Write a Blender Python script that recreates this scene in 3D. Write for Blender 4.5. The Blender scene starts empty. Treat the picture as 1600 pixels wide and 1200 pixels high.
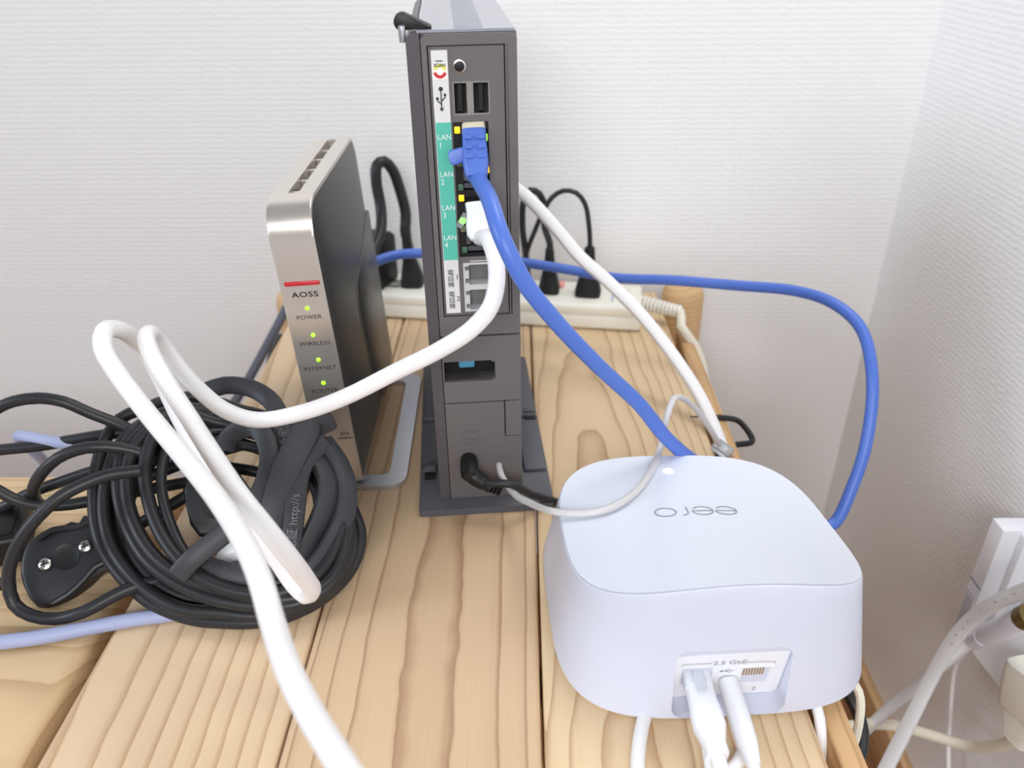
import bpy, bmesh, math, random
from mathutils import Vector, Matrix
random.seed(4)
V = Vector
PI = math.pi
scene = bpy.context.scene
COL = scene.collection

# ------------------------------------------------------------------ camera
F_PX, TILT, EYE, ROLL = 1260.0, math.radians(30.1), V((0, 0, .28)), math.radians(.6)
YAW = math.atan(18.7 * math.cos(TILT) / F_PX)
FWD = V((-math.sin(YAW) * math.cos(TILT), math.cos(YAW) * math.cos(TILT), -math.sin(TILT)))
_r0 = V((math.cos(YAW), math.sin(YAW), 0)); _u0 = _r0.cross(FWD)
UPV = _u0 * math.cos(ROLL) + _r0 * math.sin(ROLL)
RGT = _r0 * math.cos(ROLL) - _u0 * math.sin(ROLL)
cam_data = bpy.data.cameras.new('camera')
cam = bpy.data.objects.new('camera', cam_data); COL.objects.link(cam)
cam.matrix_world = Matrix((( RGT.x, UPV.x, -FWD.x, EYE.x), (RGT.y, UPV.y, -FWD.y, EYE.y),
                           (RGT.z, UPV.z, -FWD.z, EYE.z), (0, 0, 0, 1)))
cam_data.sensor_width = 36; cam_data.lens = F_PX / 1600 * 36
cam_data.clip_start = .01; cam_data.clip_end = 50
cam_data.dof.use_dof = True; cam_data.dof.focus_distance = .37; cam_data.dof.aperture_fstop = 9
scene.camera = cam

# ------------------------------------------------------------------ light and exposure
scene.view_settings.view_transform = 'Standard'; scene.view_settings.look = 'None'
scene.view_settings.gamma = 1; scene.view_settings.use_curve_mapping = False
scene.view_settings.exposure = -0.1
world = bpy.data.worlds.new('world'); scene.world = world; world.use_nodes = True
world.node_tree.nodes['Background'].inputs[0].default_value = (.98, .98, 1.0, 1)
world.node_tree.nodes['Background'].inputs[1].default_value = .20
def area(name, loc, target, size, power, color):
    d = bpy.data.lights.new(name, 'AREA'); d.shape = 'DISK'; d.size = size; d.energy = power; d.color = color
    o = bpy.data.objects.new(name, d); COL.objects.link(o); o.location = loc
    o.rotation_euler = (V(target) - V(loc)).to_track_quat('-Z', 'Y').to_euler(); return o
area('ceiling_light', (.24, .56, .95), (.12, .57, 0), .40, 4.3, (1.0, .99, .97))
area('front_fill', (-.10, -.75, .60), (.28, .50, -.05), .5, 9.0, (.98, .98, 1.0))  # added frontal fill without a fixture, brightens the walls and the right-hand corner
area('window_light', (-4.4, -1.36, 1.90), (.3, .45, .0), 1.8, 122, (.78, .88, 1.0))

# ------------------------------------------------------------------ geometry helpers
def px(u, v): return FWD + RGT * ((u - 800) / F_PX) - UPV * ((v - 600) / F_PX)
def at(u, v, Y): r = px(u, v); return EYE + r * (Y / r.y)            # point at depth Y on the line of sight
def atz(u, v, z): r = px(u, v); return EYE + r * ((z - EYE.z) / r.z)
def atx(u, v, x): r = px(u, v); return EYE + r * (x / r.x)
def onplane(u, v, P, n):
    r = px(u, v); return EYE + r * ((V(P) - EYE).dot(V(n)) / r.dot(V(n)))

def new(): return bmesh.new()
def finish(bm, sharp=.6):
    bmesh.ops.recalc_face_normals(bm, faces=bm.faces[:])
    for f in bm.faces: f.smooth = True
    for e in bm.edges:
        if len(e.link_faces) == 2:
            if e.calc_face_angle(0) > sharp: e.smooth = False
def obj(name, bm, m, parent=None, world=False, sharp=.6, base=None):
    """one mesh object; world=True: the vertices are world coordinates"""
    finish(bm, sharp)
    if parent is not None and world: bmesh.ops.transform(bm, matrix=parent.matrix_basis.inverted(), verts=bm.verts[:])
    o_loc = None
    if parent is None:
        c = V(base) if base else sum((v.co for v in bm.verts), V()) / max(1, len(bm.verts))
        if not base: c.z = min(v.co.z for v in bm.verts)
        bmesh.ops.translate(bm, vec=-c, verts=bm.verts[:]); o_loc = c
    me = bpy.data.meshes.new(name); bm.to_mesh(me); bm.free()
    for mm in (m if isinstance(m, (list, tuple)) else [m]): me.materials.append(mm)
    o = bpy.data.objects.new(name, me); COL.objects.link(o)
    if parent is not None: o.parent = parent
    else: o.location = o_loc
    return o
def sub(name, bm, m, part, root, world=False, sharp=.6):
    """a sub-part: mesh in the root's (or world) coordinates, child of a part that sits at the root's origin"""
    if world: bmesh.ops.transform(bm, matrix=root.matrix_basis.inverted(), verts=bm.verts[:])
    finish(bm, sharp); me = bpy.data.meshes.new(name); bm.to_mesh(me); bm.free(); me.materials.append(m)
    o = bpy.data.objects.new(name, me); COL.objects.link(o); o.parent = part; return o
def tag(o, label, cat, group=None, kind=None):
    o['label'] = label; o['category'] = cat
    if group: o['group'] = group
    if kind: o['kind'] = kind
    return o
def struct(o, label=None):
    o['kind'] = 'structure'
    if label: o['label'] = label
    return o
def thing(name, loc, label, cat, rot=None, group=None):
    o = bpy.data.objects.new(name, None); COL.objects.link(o); o.empty_display_size = .02
    o.matrix_basis = Matrix.Translation(V(loc)) @ (rot.to_4x4() if rot else Matrix.Identity(4))
    return tag(o, label, cat, group)

def box(bm, x0, x1, y0, y1, z0, z1, bev=0, seg=2, M=None):
    r = bmesh.ops.create_cube(bm, size=1, matrix=Matrix.Translation(((x0+x1)/2, (y0+y1)/2, (z0+z1)/2)) @ Matrix.Diagonal((x1-x0, y1-y0, z1-z0, 1)))
    vs = r['verts']
    if bev:
        es = list({e for v in vs for e in v.link_edges})
        g = bmesh.ops.bevel(bm, geom=es, offset=bev, segments=seg, affect='EDGES', profile=.5)
        vs = list({v for f in g['faces'] for v in f.verts} | {v for v in vs if v.is_valid})
    if M is not None: bmesh.ops.transform(bm, matrix=M, verts=vs)
    return vs
def prism(bm, pts, origin, ex, ey, n, d0, d1, bev=0, seg=2):
    """outline pts (2-D in ex, ey) pushed from d0 to d1 along n"""
    origin, ex, ey, n = V(origin), V(ex), V(ey), V(n)
    lo = [bm.verts.new(origin + ex*a + ey*b + n*d0) for a, b in pts]
    hi = [bm.verts.new(origin + ex*a + ey*b + n*d1) for a, b in pts]
    k = len(pts)
    ft = bm.faces.new(hi); bm.faces.new(lo[::-1])
    for i in range(k): bm.faces.new((lo[i], lo[(i+1) % k], hi[(i+1) % k], hi[i]))
    if bev: bmesh.ops.bevel(bm, geom=list(ft.edges), offset=bev, segments=seg, affect='EDGES', profile=.5)
def rrect(x0, x1, y0, y1, r, n=5):
    out = []
    for cx, cy, a in ((x1-r, y1-r, 0), (x0+r, y1-r, 90), (x0+r, y0+r, 180), (x1-r, y0+r, 270)):
        for i in range(n + 1):
            t = math.radians(a + 90*i/n); out.append((cx + r*math.cos(t), cy + r*math.sin(t)))
    return out
def spline(P, step=.004, closed=False):
    """centripetal Catmull-Rom through P (tuples of any length)"""
    P = [tuple(p) for p in P]; n = len(P)
    def g(i): 
        if closed: return P[i % n]
        if i < 0: return tuple(2*a-b for a, b in zip(P[0], P[1]))
        if i >= n: return tuple(2*a-b for a, b in zip(P[-1], P[-2]))
        return P[i]
    out = []
    for i in range(n if closed else n-1):
        p = [g(i-1), g(i), g(i+1), g(i+2)]
        t = [0]
        for k in range(3): t.append(t[-1] + max(1e-5, math.dist(p[k][:3], p[k+1][:3]))**.5)
        m = max(2, min(24, int(math.dist(p[1][:3], p[2][:3]) / step)))
        for j in range(m):
            s = t[1] + (t[2]-t[1])*j/m
            L = lambda a, b, ta, tb: tuple(x*(tb-s)/(tb-ta) + y*(s-ta)/(tb-ta) for x, y in zip(a, b))
            a1, a2, a3 = L(p[0], p[1], t[0], t[1]), L(p[1], p[2], t[1], t[2]), L(p[2], p[3], t[2], t[3])
            out.append(L(L(a1, a2, t[0], t[2]), L(a2, a3, t[1], t[3]), t[1], t[2]))
    if not closed: out.append(P[-1])
    return out
def tube(bm, P, r, thick=None, nrm=None, seg=12, step=.004, closed=False, raw=False, square=2.0, twist=0):
    """cable along P. thick: half thickness of a flat cable (r is then its half width); nrm: flat side's normal"""
    S = P if raw else spline(P, step, closed)
    S = [V(s[:3]) for s in S]; n = len(S); rings = []
    N = None
    for i, s in enumerate(S):
        a = S[i-1] if (i > 0 or closed) else S[i]; b = S[(i+1) % n] if (i < n-1 or closed) else S[i]
        T = (b-a).normalized() if (b-a).length > 1e-9 else V((0, 1, 0))
        if nrm is not None:
            q = V(nrm(i/(n-1), s)) if callable(nrm) else V(nrm)
            N2 = q - T*q.dot(T)
            if N2.length < .15 and N is not None: N2 = N - T*N.dot(T)
            elif N is not None: N2 = N2.normalized()*.5 + (N - T*N.dot(T))*.5
        elif N is None:
            q = V((0, 0, 1)) if abs(T.z) < .9 else V((1, 0, 0)); N2 = q - T*q.dot(T)
        else: N2 = N - T*N.dot(T)
        N = N2.normalized(); W = T.cross(N)
        if twist: 
            an = twist*i/(n-1); N_, W_ = N*math.cos(an)+W*math.sin(an), W*math.cos(an)-N*math.sin(an)
        else: N_, W_ = N, W
        rr = r[i*len(r)//n] if isinstance(r, list) else r
        th = rr if thick is None else thick
        ring = []
        for k in range(seg):
            t = 2*PI*k/seg; c, sn = math.cos(t), math.sin(t)
            if square != 2: c = math.copysign(abs(c)**(2/square), c); sn = math.copysign(abs(sn)**(2/square), sn)
            ring.append(bm.verts.new(s + W_*(rr*c) + N_*(th*sn)))
        rings.append(ring)
    m = n if closed else n-1
    for i in range(m):
        A, B = rings[i], rings[(i+1) % n]
        for k in range(seg): bm.faces.new((A[k], A[(k+1) % seg], B[(k+1) % seg], B[k]))
    if not closed: bm.faces.new(rings[0][::-1]); bm.faces.new(rings[-1])
    return S
def lathe(bm, prof, M, seg=28):
    """prof: (radius, height) along local z of M"""
    rings = []
    for r, h in prof:
        if r < 1e-7: rings.append([bm.verts.new(M @ V((0, 0, h)))])
        else: rings.append([bm.verts.new(M @ V((r*math.cos(2*PI*k/seg), r*math.sin(2*PI*k/seg), h))) for k in range(seg)])
    for a, b in zip(rings, rings[1:]):
        for k in range(seg):
            k2 = (k+1) % seg
            if len(a) == 1 and len(b) == 1: continue
            if len(a) == 1: bm.faces.new((a[0], b[k], b[k2]))
            elif len(b) == 1: bm.faces.new((a[k], a[k2], b[0]))
            else: bm.faces.new((a[k], a[k2], b[k2], b[k]))
def frame(o, x, y, z):
    x, y, z = V(x).normalized(), V(y).normalized(), V(z).normalized(); o = V(o)
    return Matrix(((x.x, y.x, z.x, o.x), (x.y, y.y, z.y, o.y), (x.z, y.z, z.z, o.z), (0, 0, 0, 1)))
def axis(o, z):
    z = V(z).normalized(); x = z.orthogonal().normalized(); return frame(o, x, z.cross(x), z)
def plate(bm, x0, x1, z0, z1, holes, y0, depth, back=None):
    """front face in the plane y=y0 (facing -y) with rectangular holes whose walls run back by depth"""
    xs = sorted({x0, x1} | {h[i] for h in holes for i in (0, 1)}); zs = sorted({z0, z1} | {h[i] for h in holes for i in (2, 3)})
    vv = {}
    def g(x, y, z):
        k = (round(x, 6), round(y, 6), round(z, 6))
        if k not in vv: vv[k] = bm.verts.new((x, y, z))
        return vv[k]
    inh = lambda x, z: any(h[0] < x < h[1] and h[2] < z < h[3] for h in holes)
    for a, b in zip(xs, xs[1:]):
        for c, d in zip(zs, zs[1:]):
            if not inh((a+b)/2, (c+d)/2): bm.faces.new((g(a, y0, c), g(b, y0, c), g(b, y0, d), g(a, y0, d)))
    y1 = y0 + depth
    def wall(a, c, b, d): bm.faces.new((g(a, y0, c), g(b, y0, d), g(b, y1, d), g(a, y1, c)))
    for a, b in zip(xs, xs[1:]):
        for zz, dz in [(z, s) for z in zs for s in (1,)]:
            up = inh((a+b)/2, zz+1e-5) or zz >= z1-1e-7; dn = inh((a+b)/2, zz-1e-5) or zz <= z0+1e-7
            if up != dn: wall(a, zz, b, zz)
    for c, d in zip(zs, zs[1:]):
        for xx in xs:
            rt = inh(xx+1e-5, (c+d)/2) or xx >= x1-1e-7; lf = inh(xx-1e-5, (c+d)/2) or xx <= x0+1e-7
            if rt != lf: wall(xx, c, xx, d)
def ribbon(bm, pts, w, origin, ex, ey, n, h, closed=False):
    """thin printed stroke of width w along 2-D points, h proud of the surface"""
    origin, ex, ey, n = V(origin), V(ex), V(ey), V(n); k = len(pts); L = []
    for i in range(k):
        a = pts[i-1] if (i or closed) else pts[i]; b = pts[(i+1) % k] if (i < k-1 or closed) else pts[i]
        dx, dy = b[0]-a[0], b[1]-a[1]; q = math.hypot(dx, dy) or 1; nx, ny = -dy/q*w/2, dx/q*w/2
        P = lambda x, y: bm.verts.new(origin + ex*x + ey*y + n*h)
        L.append((P(pts[i][0]+nx, pts[i][1]+ny), P(pts[i][0]-nx, pts[i][1]-ny)))
    for i in range(k if closed else k-1):
        a, b = L[i], L[(i+1) % k]; bm.faces.new((a[0], a[1], b[1], b[0]))
def disc(bm, c, r, origin, ex, ey, n, h, seg=20):
    bm.faces.new([bm.verts.new(V(origin) + V(ex)*(c[0]+r*math.cos(2*PI*k/seg)) + V(ey)*(c[1]+r*math.sin(2*PI*k/seg)) + V(n)*h) for k in range(seg)])
def text(body, size, origin, right, up, m, parent, name='lettering', sx=1, align='LEFT', bold=0, world=False, spacing=1):
    cu = bpy.data.curves.new(name, 'FONT'); cu.body = body; cu.size = size; cu.align_x = align; cu.align_y = 'CENTER'
    cu.resolution_u = 3; cu.offset = bold; cu.space_character = spacing
    t = bpy.data.objects.new(name, cu); COL.objects.link(t)
    bpy.context.view_layer.update()
    me = bpy.data.meshes.new_from_object(t.evaluated_get(bpy.context.evaluated_depsgraph_get()))
    bpy.data.objects.remove(t); bpy.data.curves.remove(cu)
    r, u = V(right).normalized(), V(up).normalized()
    M = frame(origin, r, u, r.cross(u)) @ Matrix.Diagonal((sx, 1, 1, 1))
    if world: M = parent.matrix_basis.inverted() @ M
    me.transform(M); me.materials.clear(); me.materials.append(m); me.name = name
    o = bpy.data.objects.new(name, me); COL.objects.link(o); o.parent = parent; return o
def cut(o, bm, op='DIFFERENCE'):
    me = bpy.data.meshes.new('cutter'); bmesh.ops.recalc_face_normals(bm, faces=bm.faces[:]); bm.to_mesh(me); bm.free()
    c = bpy.data.objects.new('cutter', me); COL.objects.link(c)
    c.matrix_basis = o.parent.matrix_basis if o.parent else o.matrix_basis
    md = o.modifiers.new('b', 'BOOLEAN'); md.object = c; md.operation = op; md.solver = 'EXACT'
    bpy.context.view_layer.update()
    nm = bpy.data.meshes.new_from_object(o.evaluated_get(bpy.context.evaluated_depsgraph_get()))
    o.modifiers.clear(); o.data = nm; bpy.data.objects.remove(c)
    b2 = bmesh.new(); b2.from_mesh(nm); finish(b2, .5); b2.to_mesh(nm); b2.free()

# ------------------------------------------------------------------ materials
def lin(c): return tuple(((x/255)/12.92 if x/255 <= .04045 else ((x/255+.055)/1.055)**2.4) for x in c)
def mat(name, rgb, rough=.5, metal=0, spec=.5, emit=0, bump=0, bscale=800, trans=0, coat=0, wear=.05):
    m = bpy.data.materials.new(name); m.use_nodes = True; nt = m.node_tree; b = nt.nodes['Principled BSDF']
    c = (*lin(rgb), 1)
    b.inputs['Base Color'].default_value = c; b.inputs['Roughness'].default_value = rough
    b.inputs['Metallic'].default_value = metal; b.inputs['Specular IOR Level'].default_value = spec
    b.inputs['Coat Weight'].default_value = coat; b.inputs['Coat Roughness'].default_value = .05
    b.inputs['Transmission Weight'].default_value = trans
    if emit: b.inputs['Emission Color'].default_value = c; b.inputs['Emission Strength'].default_value = emit
    tc = nt.nodes.new('ShaderNodeTexCoord'); nz = nt.nodes.new('ShaderNodeTexNoise')
    nz.inputs['Scale'].default_value = bscale; nz.inputs['Detail'].default_value = 3
    nt.links.new(tc.outputs['Object'], nz.inputs['Vector'])
    if bump:
        bp = nt.nodes.new('ShaderNodeBump'); bp.inputs['Strength'].default_value = bump; bp.inputs['Distance'].default_value = .0003
        nt.links.new(nz.outputs['Fac'], bp.inputs['Height']); nt.links.new(bp.outputs['Normal'], b.inputs['Normal'])
    else:                                            # faint wear: roughness wanders a little
        mr = nt.nodes.new('ShaderNodeMapRange'); nz.inputs['Scale'].default_value = 60
        mr.inputs['To Min'].default_value = max(.02, rough-wear); mr.inputs['To Max'].default_value = min(1, rough+wear)
        nt.links.new(nz.outputs['Fac'], mr.inputs['Value']); nt.links.new(mr.outputs['Result'], b.inputs['Roughness'])
    return m
def wood(name, light, dark, x0, depth, spacing, slope=0, wander=.004, along='y', seed=0., sharp=.80, contrast=1.0):
    """growth rings around a pith that runs along the plank, cut by the plank's surface (object coordinates)"""
    m = bpy.data.materials.new(name); m.use_nodes = True; nt = m.node_tree; b = nt.nodes['Principled BSDF']
    N = nt.nodes.new; L = nt.links.new
    def math_(op, a, c=None):
        n = N('ShaderNodeMath'); n.operation = op
        for i, q in enumerate((a, c)):
            if q is None: continue
            if isinstance(q, (int, float)): n.inputs[i].default_value = q
            else: L(q, n.inputs[i])
        return n.outputs[0]
    tc = N('ShaderNodeTexCoord'); sp = N('ShaderNodeSeparateXYZ'); L(tc.outputs['Object'], sp.inputs[0])
    X, Y, Z = sp.outputs
    if along == 'x': X, Y = Y, X
    cb = N('ShaderNodeCombineXYZ'); L(math_('MULTIPLY', X, 14), cb.inputs[0]); L(math_('MULTIPLY', Y, 9), cb.inputs[1]); cb.inputs[2].default_value = seed
    n1 = N('ShaderNodeTexNoise'); n1.inputs['Scale'].default_value = 1; n1.inputs['Detail'].default_value = 2.5; L(cb.outputs[0], n1.inputs['Vector'])
    cb3 = N('ShaderNodeCombineXYZ'); L(math_('MULTIPLY', X, 60), cb3.inputs[0]); L(math_('MULTIPLY', Y, 45), cb3.inputs[1]); cb3.inputs[2].default_value = seed
    n3 = N('ShaderNodeTexNoise'); n3.inputs['Scale'].default_value = 1; L(cb3.outputs[0], n3.inputs['Vector'])
    dev = math_('ADD', math_('MULTIPLY', math_('SUBTRACT', n1.outputs['Fac'], .5), wander*2), math_('MULTIPLY', math_('SUBTRACT', n3.outputs['Fac'], .5)  , .0008))
    xx = math_('SUBTRACT', X, x0)
    zz = math_('ADD', math_('ADD', Z, depth), math_('MULTIPLY', Y, slope))
    r = math_('SQRT', math_('ADD', math_('MULTIPLY', xx, xx), math_('MULTIPLY', zz, zz)))
    r = math_('ADD', r, dev)
    fr = math_('FRACT', math_('DIVIDE', r, spacing))
    cr = N('ShaderNodeValToRGB'); e = cr.color_ramp.elements
    e[0].position = 0; e[0].color = (.3, .3, .3, 1); e[1].position = .06; e[1].color = (0, 0, 0, 1)
    for p, q in ((sharp-.3, .04), (sharp, .16), (.95, .75), (.985, .9)):
        k = e.new(p); k.color = (q, q, q, 1)
    L(fr, cr.inputs[0])
    # fine fibres
    cb2 = N('ShaderNodeCombineXYZ'); L(math_('MULTIPLY', X, 900), cb2.inputs[0]); L(math_('MULTIPLY', Y, 12), cb2.inputs[1]); L(math_('MULTIPLY', Z, 200), cb2.inputs[2])
    n2 = N('ShaderNodeTexNoise'); n2.inputs['Scale'].default_value = 1; n2.inputs['Detail'].default_value = 3; L(cb2.outputs[0], n2.inputs['Vector'])
    n4 = N('ShaderNodeTexNoise'); n4.inputs['Scale'].default_value = 9; L(tc.outputs['Object'], n4.inputs['Vector'])
    fac = math_('ADD', math_('MULTIPLY', cr.outputs[0], contrast*.85), math_('MULTIPLY', math_('SUBTRACT', n2.outputs['Fac'], .5), .28))
    fac = math_('ADD', fac, math_('MULTIPLY', math_('SUBTRACT', n4.outputs['Fac'], .45), .5))
    mx = N('ShaderNodeMix'); mx.data_type = 'RGBA'; mx.clamp_factor = True
    mx.inputs[6].default_value = (*lin(light), 1); mx.inputs[7].default_value = (*lin(dark), 1)
    L(fac, mx.inputs[0]); L(mx.outputs[2], b.inputs['Base Color'])
    b.inputs['Roughness'].default_value = .55; b.inputs['Specular IOR Level'].default_value = .3
    bp = N('ShaderNodeBump'); bp.inputs['Strength'].default_value = .12; bp.inputs['Distance'].default_value = .0001
    L(math_('ADD', cr.outputs[0], math_('MULTIPLY', n2.outputs['Fac'], .6)), bp.inputs['Height']); L(bp.outputs['Normal'], b.inputs['Normal'])
    return m
def wallpaper(name, rgb, horizontal):
    m = bpy.data.materials.new(name); m.use_nodes = True; nt = m.node_tree; b = nt.nodes['Principled BSDF']; N = nt.nodes.new; L = nt.links.new
    b.inputs['Base Color'].default_value = (*lin(rgb), 1); b.inputs['Roughness'].default_value = .6; b.inputs['Specular IOR Level'].default_value = .35
    tc = N('ShaderNodeTexCoord'); mp = N('ShaderNodeMapping'); L(tc.outputs['Object'], mp.inputs[0])
    mp.inputs['Scale'].default_value = (90, 90, 620)
    n1 = N('ShaderNodeTexNoise'); n1.inputs['Scale'].default_value = 1; n1.inputs['Detail'].default_value = 3; L(mp.outputs[0], n1.inputs['Vector'])
    wv = N('ShaderNodeTexWave'); wv.bands_direction = 'Z'; wv.inputs['Scale'].default_value = 75; wv.inputs['Distortion'].default_value = 3.5
    wv.inputs['Detail'].default_value = 2; wv.inputs['Detail Scale'].default_value = 2; L(tc.outputs['Object'], wv.inputs['Vector'])
    n2 = N('ShaderNodeTexNoise'); n2.inputs['Scale'].default_value = 260; n2.inputs['Detail'].default_value = 2; L(tc.outputs['Object'], n2.inputs['Vector'])
    a = N('ShaderNodeMath'); a.operation = 'MULTIPLY_ADD'; L(n1.outputs['Fac'], a.inputs[0]); a.inputs[1].default_value = 1.3; L(wv.outputs['Fac'], a.inputs[2])
    a2 = N('ShaderNodeMath'); a2.operation = 'MULTIPLY_ADD'; L(n2.outputs['Fac'], a2.inputs[0]); a2.inputs[1].default_value = .9; L(a.outputs[0], a2.inputs[2])
    bp = N('ShaderNodeBump'); bp.inputs['Strength'].default_value = .35; bp.inputs['Distance'].default_value = .00035
    L(a2.outputs[0], bp.inputs['Height']); L(bp.outputs['Normal'], b.inputs['Normal'])
    return m
def cable_rubber(name, rgb, rough):
    return mat(name, rgb, rough, spec=.4, bump=.12, bscale=1500)

M_WALL = wallpaper('wallpaper', (240, 239, 238), True)
M_FLOOR = wood('floor_wood', (150, 108, 70), (112, 74, 44), .2, .3, .02, seed=7)
M_BASEB = wood('baseboard_wood', (205, 170, 128), (180, 140, 98), .1, .1, .01, seed=3)
M_CHAR = mat('charcoal_plastic', (84, 80, 84), .36, spec=.4, bump=.25, bscale=2500)
M_CHAR2 = mat('charcoal_plastic_front', (106, 101, 101), .55, spec=.35, bump=.25, bscale=2500)
M_BASE = mat('dark_base_plastic', (88, 88, 94), .55, spec=.4, bump=.2, bscale=2500)
M_BLK = mat('black_plastic', (22, 22, 24), .45, spec=.4, bump=.1)
M_HOLE = mat('port_black', (10, 10, 11), .6)
M_RUB = cable_rubber('black_cable_rubber', (40, 40, 43), .42)
M_RUBF = cable_rubber('black_flat_cable_rubber', (60, 60, 64), .5)
M_BLUE = cable_rubber('blue_cable', (82, 116, 202), .36)
M_BLUEP = mat('blue_boot', (84, 116, 200), .4)
M_WCAB = cable_rubber('white_cable', (240, 238, 238), .4)
M_WPL = mat('white_plastic', (238, 239, 244), .35)
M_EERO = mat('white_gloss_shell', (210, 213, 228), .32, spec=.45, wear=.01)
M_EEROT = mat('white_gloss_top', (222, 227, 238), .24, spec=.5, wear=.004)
M_BEIGE = mat('beige_plastic', (238, 235, 222), .45)
M_IVORY = cable_rubber('ivory_cable', (226, 220, 202), .45)
M_GREYC = cable_rubber('pale_grey_cable', (205, 203, 203), .45)
M_LAV = cable_rubber('lavender_cable', (164, 172, 205), .5)
M_SLATE = cable_rubber('slate_cable', (88, 92, 104), .5)
M_SILV = mat('brushed_silver', (232, 225, 217), .30, metal=.82, bump=.05, bscale=600)
M_TOPSHEEN = mat('top_sheen_grey', (158, 160, 170), .2, spec=.8)  # paler than the charcoal: wall's reflection on the router top put into the colour
M_SIDE = mat('silver_side', (118, 116, 112), .38, metal=.55, bump=.05)
M_STAND = mat('silver_stand', (196, 198, 204), .32, metal=.8)
M_METAL = mat('bare_metal', (215, 212, 205), .25, metal=1)
M_PAPER = mat('label_paper', (222, 221, 218), .5)
M_TEAL = mat('teal_print', (86, 190, 168), .5)
M_INK = mat('black_ink', (40, 40, 42), .6)
M_GREYINK = mat('grey_ink', (150, 152, 165), .6)
M_WINK = mat('white_ink', (235, 240, 238), .6)
M_RED = mat('red_button', (196, 44, 52), .35)
M_REDP = mat('red_print', (205, 40, 50), .5)
M_YELP = mat('yellow_print', (226, 226, 110), .5)
M_BLUEPR = mat('blue_print', (120, 140, 205), .5)
M_LEDG = mat('green_led', (150, 235, 40), .4, emit=1.6)
M_LEDA = mat('amber_led', (255, 190, 30), .4, emit=1.5)
M_LEDW = mat('white_led', (255, 255, 255), .4, emit=3)
M_LEDO = mat('unlit_led', (120, 118, 90), .4)
M_LEDOG = mat('unlit_green_led', (70, 110, 85), .4)
M_CLEAR = mat('clear_plastic', (232, 236, 240), .12, trans=.75)
M_GOLD = mat('gold_contact', (190, 160, 90), .3, metal=1)
M_EMB = mat('embossed_print', (120, 120, 124), .5)
M_PINK = mat('pink_switch', (236, 150, 140), .4)
M_CYANB = mat('cyan_part', (70, 140, 170), .4)

# ------------------------------------------------------------------ the room
WY, WX, FZ = .665, .3165, -.365
bm = new(); box(bm, -1.6, WX+.05, WY, WY+.05, FZ, 1.3); struct(obj('wall_back', bm, M_WALL, base=(0, WY, 0)))
bm = new(); box(bm, WX, WX+.05, -1.0, WY, FZ, 1.3); struct(obj('wall_right', bm, M_WALL, base=(WX, 0, 0)))
bm = new(); box(bm, -1.6, WX+.05, -1.0, WY+.05, FZ-.03, FZ); struct(obj('floor', bm, M_FLOOR, base=(0, 0, FZ)))
bm = new(); box(bm, WX-.009, WX, -1.0, WY, FZ, -.318, .002); struct(obj('baseboard_right', bm, M_BASEB, base=(WX, .4, FZ)))
bm = new(); box(bm, -1.6, WX-.009, WY-.009, WY, FZ, -.318, .002); struct(obj('baseboard_back', bm, M_BASEB, base=(0, WY, FZ)))

# ------------------------------------------------------------------ wooden table of planks and round posts
tb = thing('wooden_table', (-.035, .3, FZ), 'pale softwood plank table with round corner posts that carries the routers', 'table')
W1 = wood('plank_wood_left', (224, 197, 162), (178, 140, 104), -.062, .075, .0062, slope=.02, wander=.002, seed=1.3, sharp=.72)
W2 = wood('plank_wood_centre', (209, 180, 145), (155, 118, 89), .004, .0588, .0060, slope=.0, wander=.0014, seed=5.1, sharp=.85)
W3 = wood('plank_wood_right', (222, 196, 158), (174, 136, 100), -.020, .050, .0050, slope=.03, wander=.0035, seed=9.4, sharp=.78)
W4 = wood('rail_wood', (206, 168, 122), (165, 124, 82), .1, .06, .006, seed=2.2)
W5 = wood('post_wood', (214, 178, 134), (182, 142, 98), .05, .0, .0045, seed=3.2, wander=.001)
def plank(x0, x1, y0, y1, m, z1=0, z0=-.024, bev=.0022):
    bm = new(); c = V(((x0+x1)/2, (y0+y1)/2, z1))
    box(bm, x0-c.x, x1-c.x, y0-c.y, y1-c.y, z0-z1, 0, bev, 3)
    o = obj('plank', bm, m, tb); o.location = c - tb.location; return o
plank(-.1865, -.0948, .160, .618, W1)
plank(-.0938, .0074, .160, .643, W2)
plank(.0086, .1165, .160, .641, W3)
bm = new(); c = V((.1235, .15, -.012)); box(bm, -.0055, .0055, .005, .42, -.02, 0, .002)
o = obj('side_rail', bm, W4, tb); o.location = V((.1275, .15, -.003)) - tb.location
for cy in (.25, .6):
    bm = new(); box(bm, -.19, .13, -.012, .012, -.05, 0, .002); o = obj('cross_rail', bm, W4, tb); o.location = V((0, cy, -.0245)) - tb.location
for cx, cy, pz in ((.1335, .612, .020), (-.1945, .640, .004), (.095, .185, -.0245), (-.165, .185, -.0245)):
    bm = new(); h = pz - FZ; R = .0172
    lathe(bm, [(0, 0), (R, 0), (R, h-.012), (R*.97, h-.008), (R*.86, h-.0038), (R*.6, h-.001), (0, h)], Matrix.Identity(4), 36)
    o = obj('post', bm, W5, tb); o.location = V((cx, cy, FZ)) - tb.location
# low bench at the left, board running the other way
W6 = wood('bench_wood', (222, 194, 154), (190, 156, 116), -.06, .07, .007, slope=.02, wander=.004, along='x', seed=6.6, sharp=.7)
bn = thing('side_bench', (-.4, .27, FZ), 'pale wooden bench board at the left, its rounded edge against the plank table', 'bench')
bm = new(); box(bm, -.37, .2045, -.115, .1125, -.024, 0, .006, 4); o = obj('board', bm, W6, bn); o.location = (0, 0, -.001-FZ)
for sx in (-.3, .15):
    bm = new(); box(bm, sx-.012, sx+.012, -.10, .09, 0, -.0255-FZ, .002); obj('side_panel', bm, W4, bn)

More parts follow.
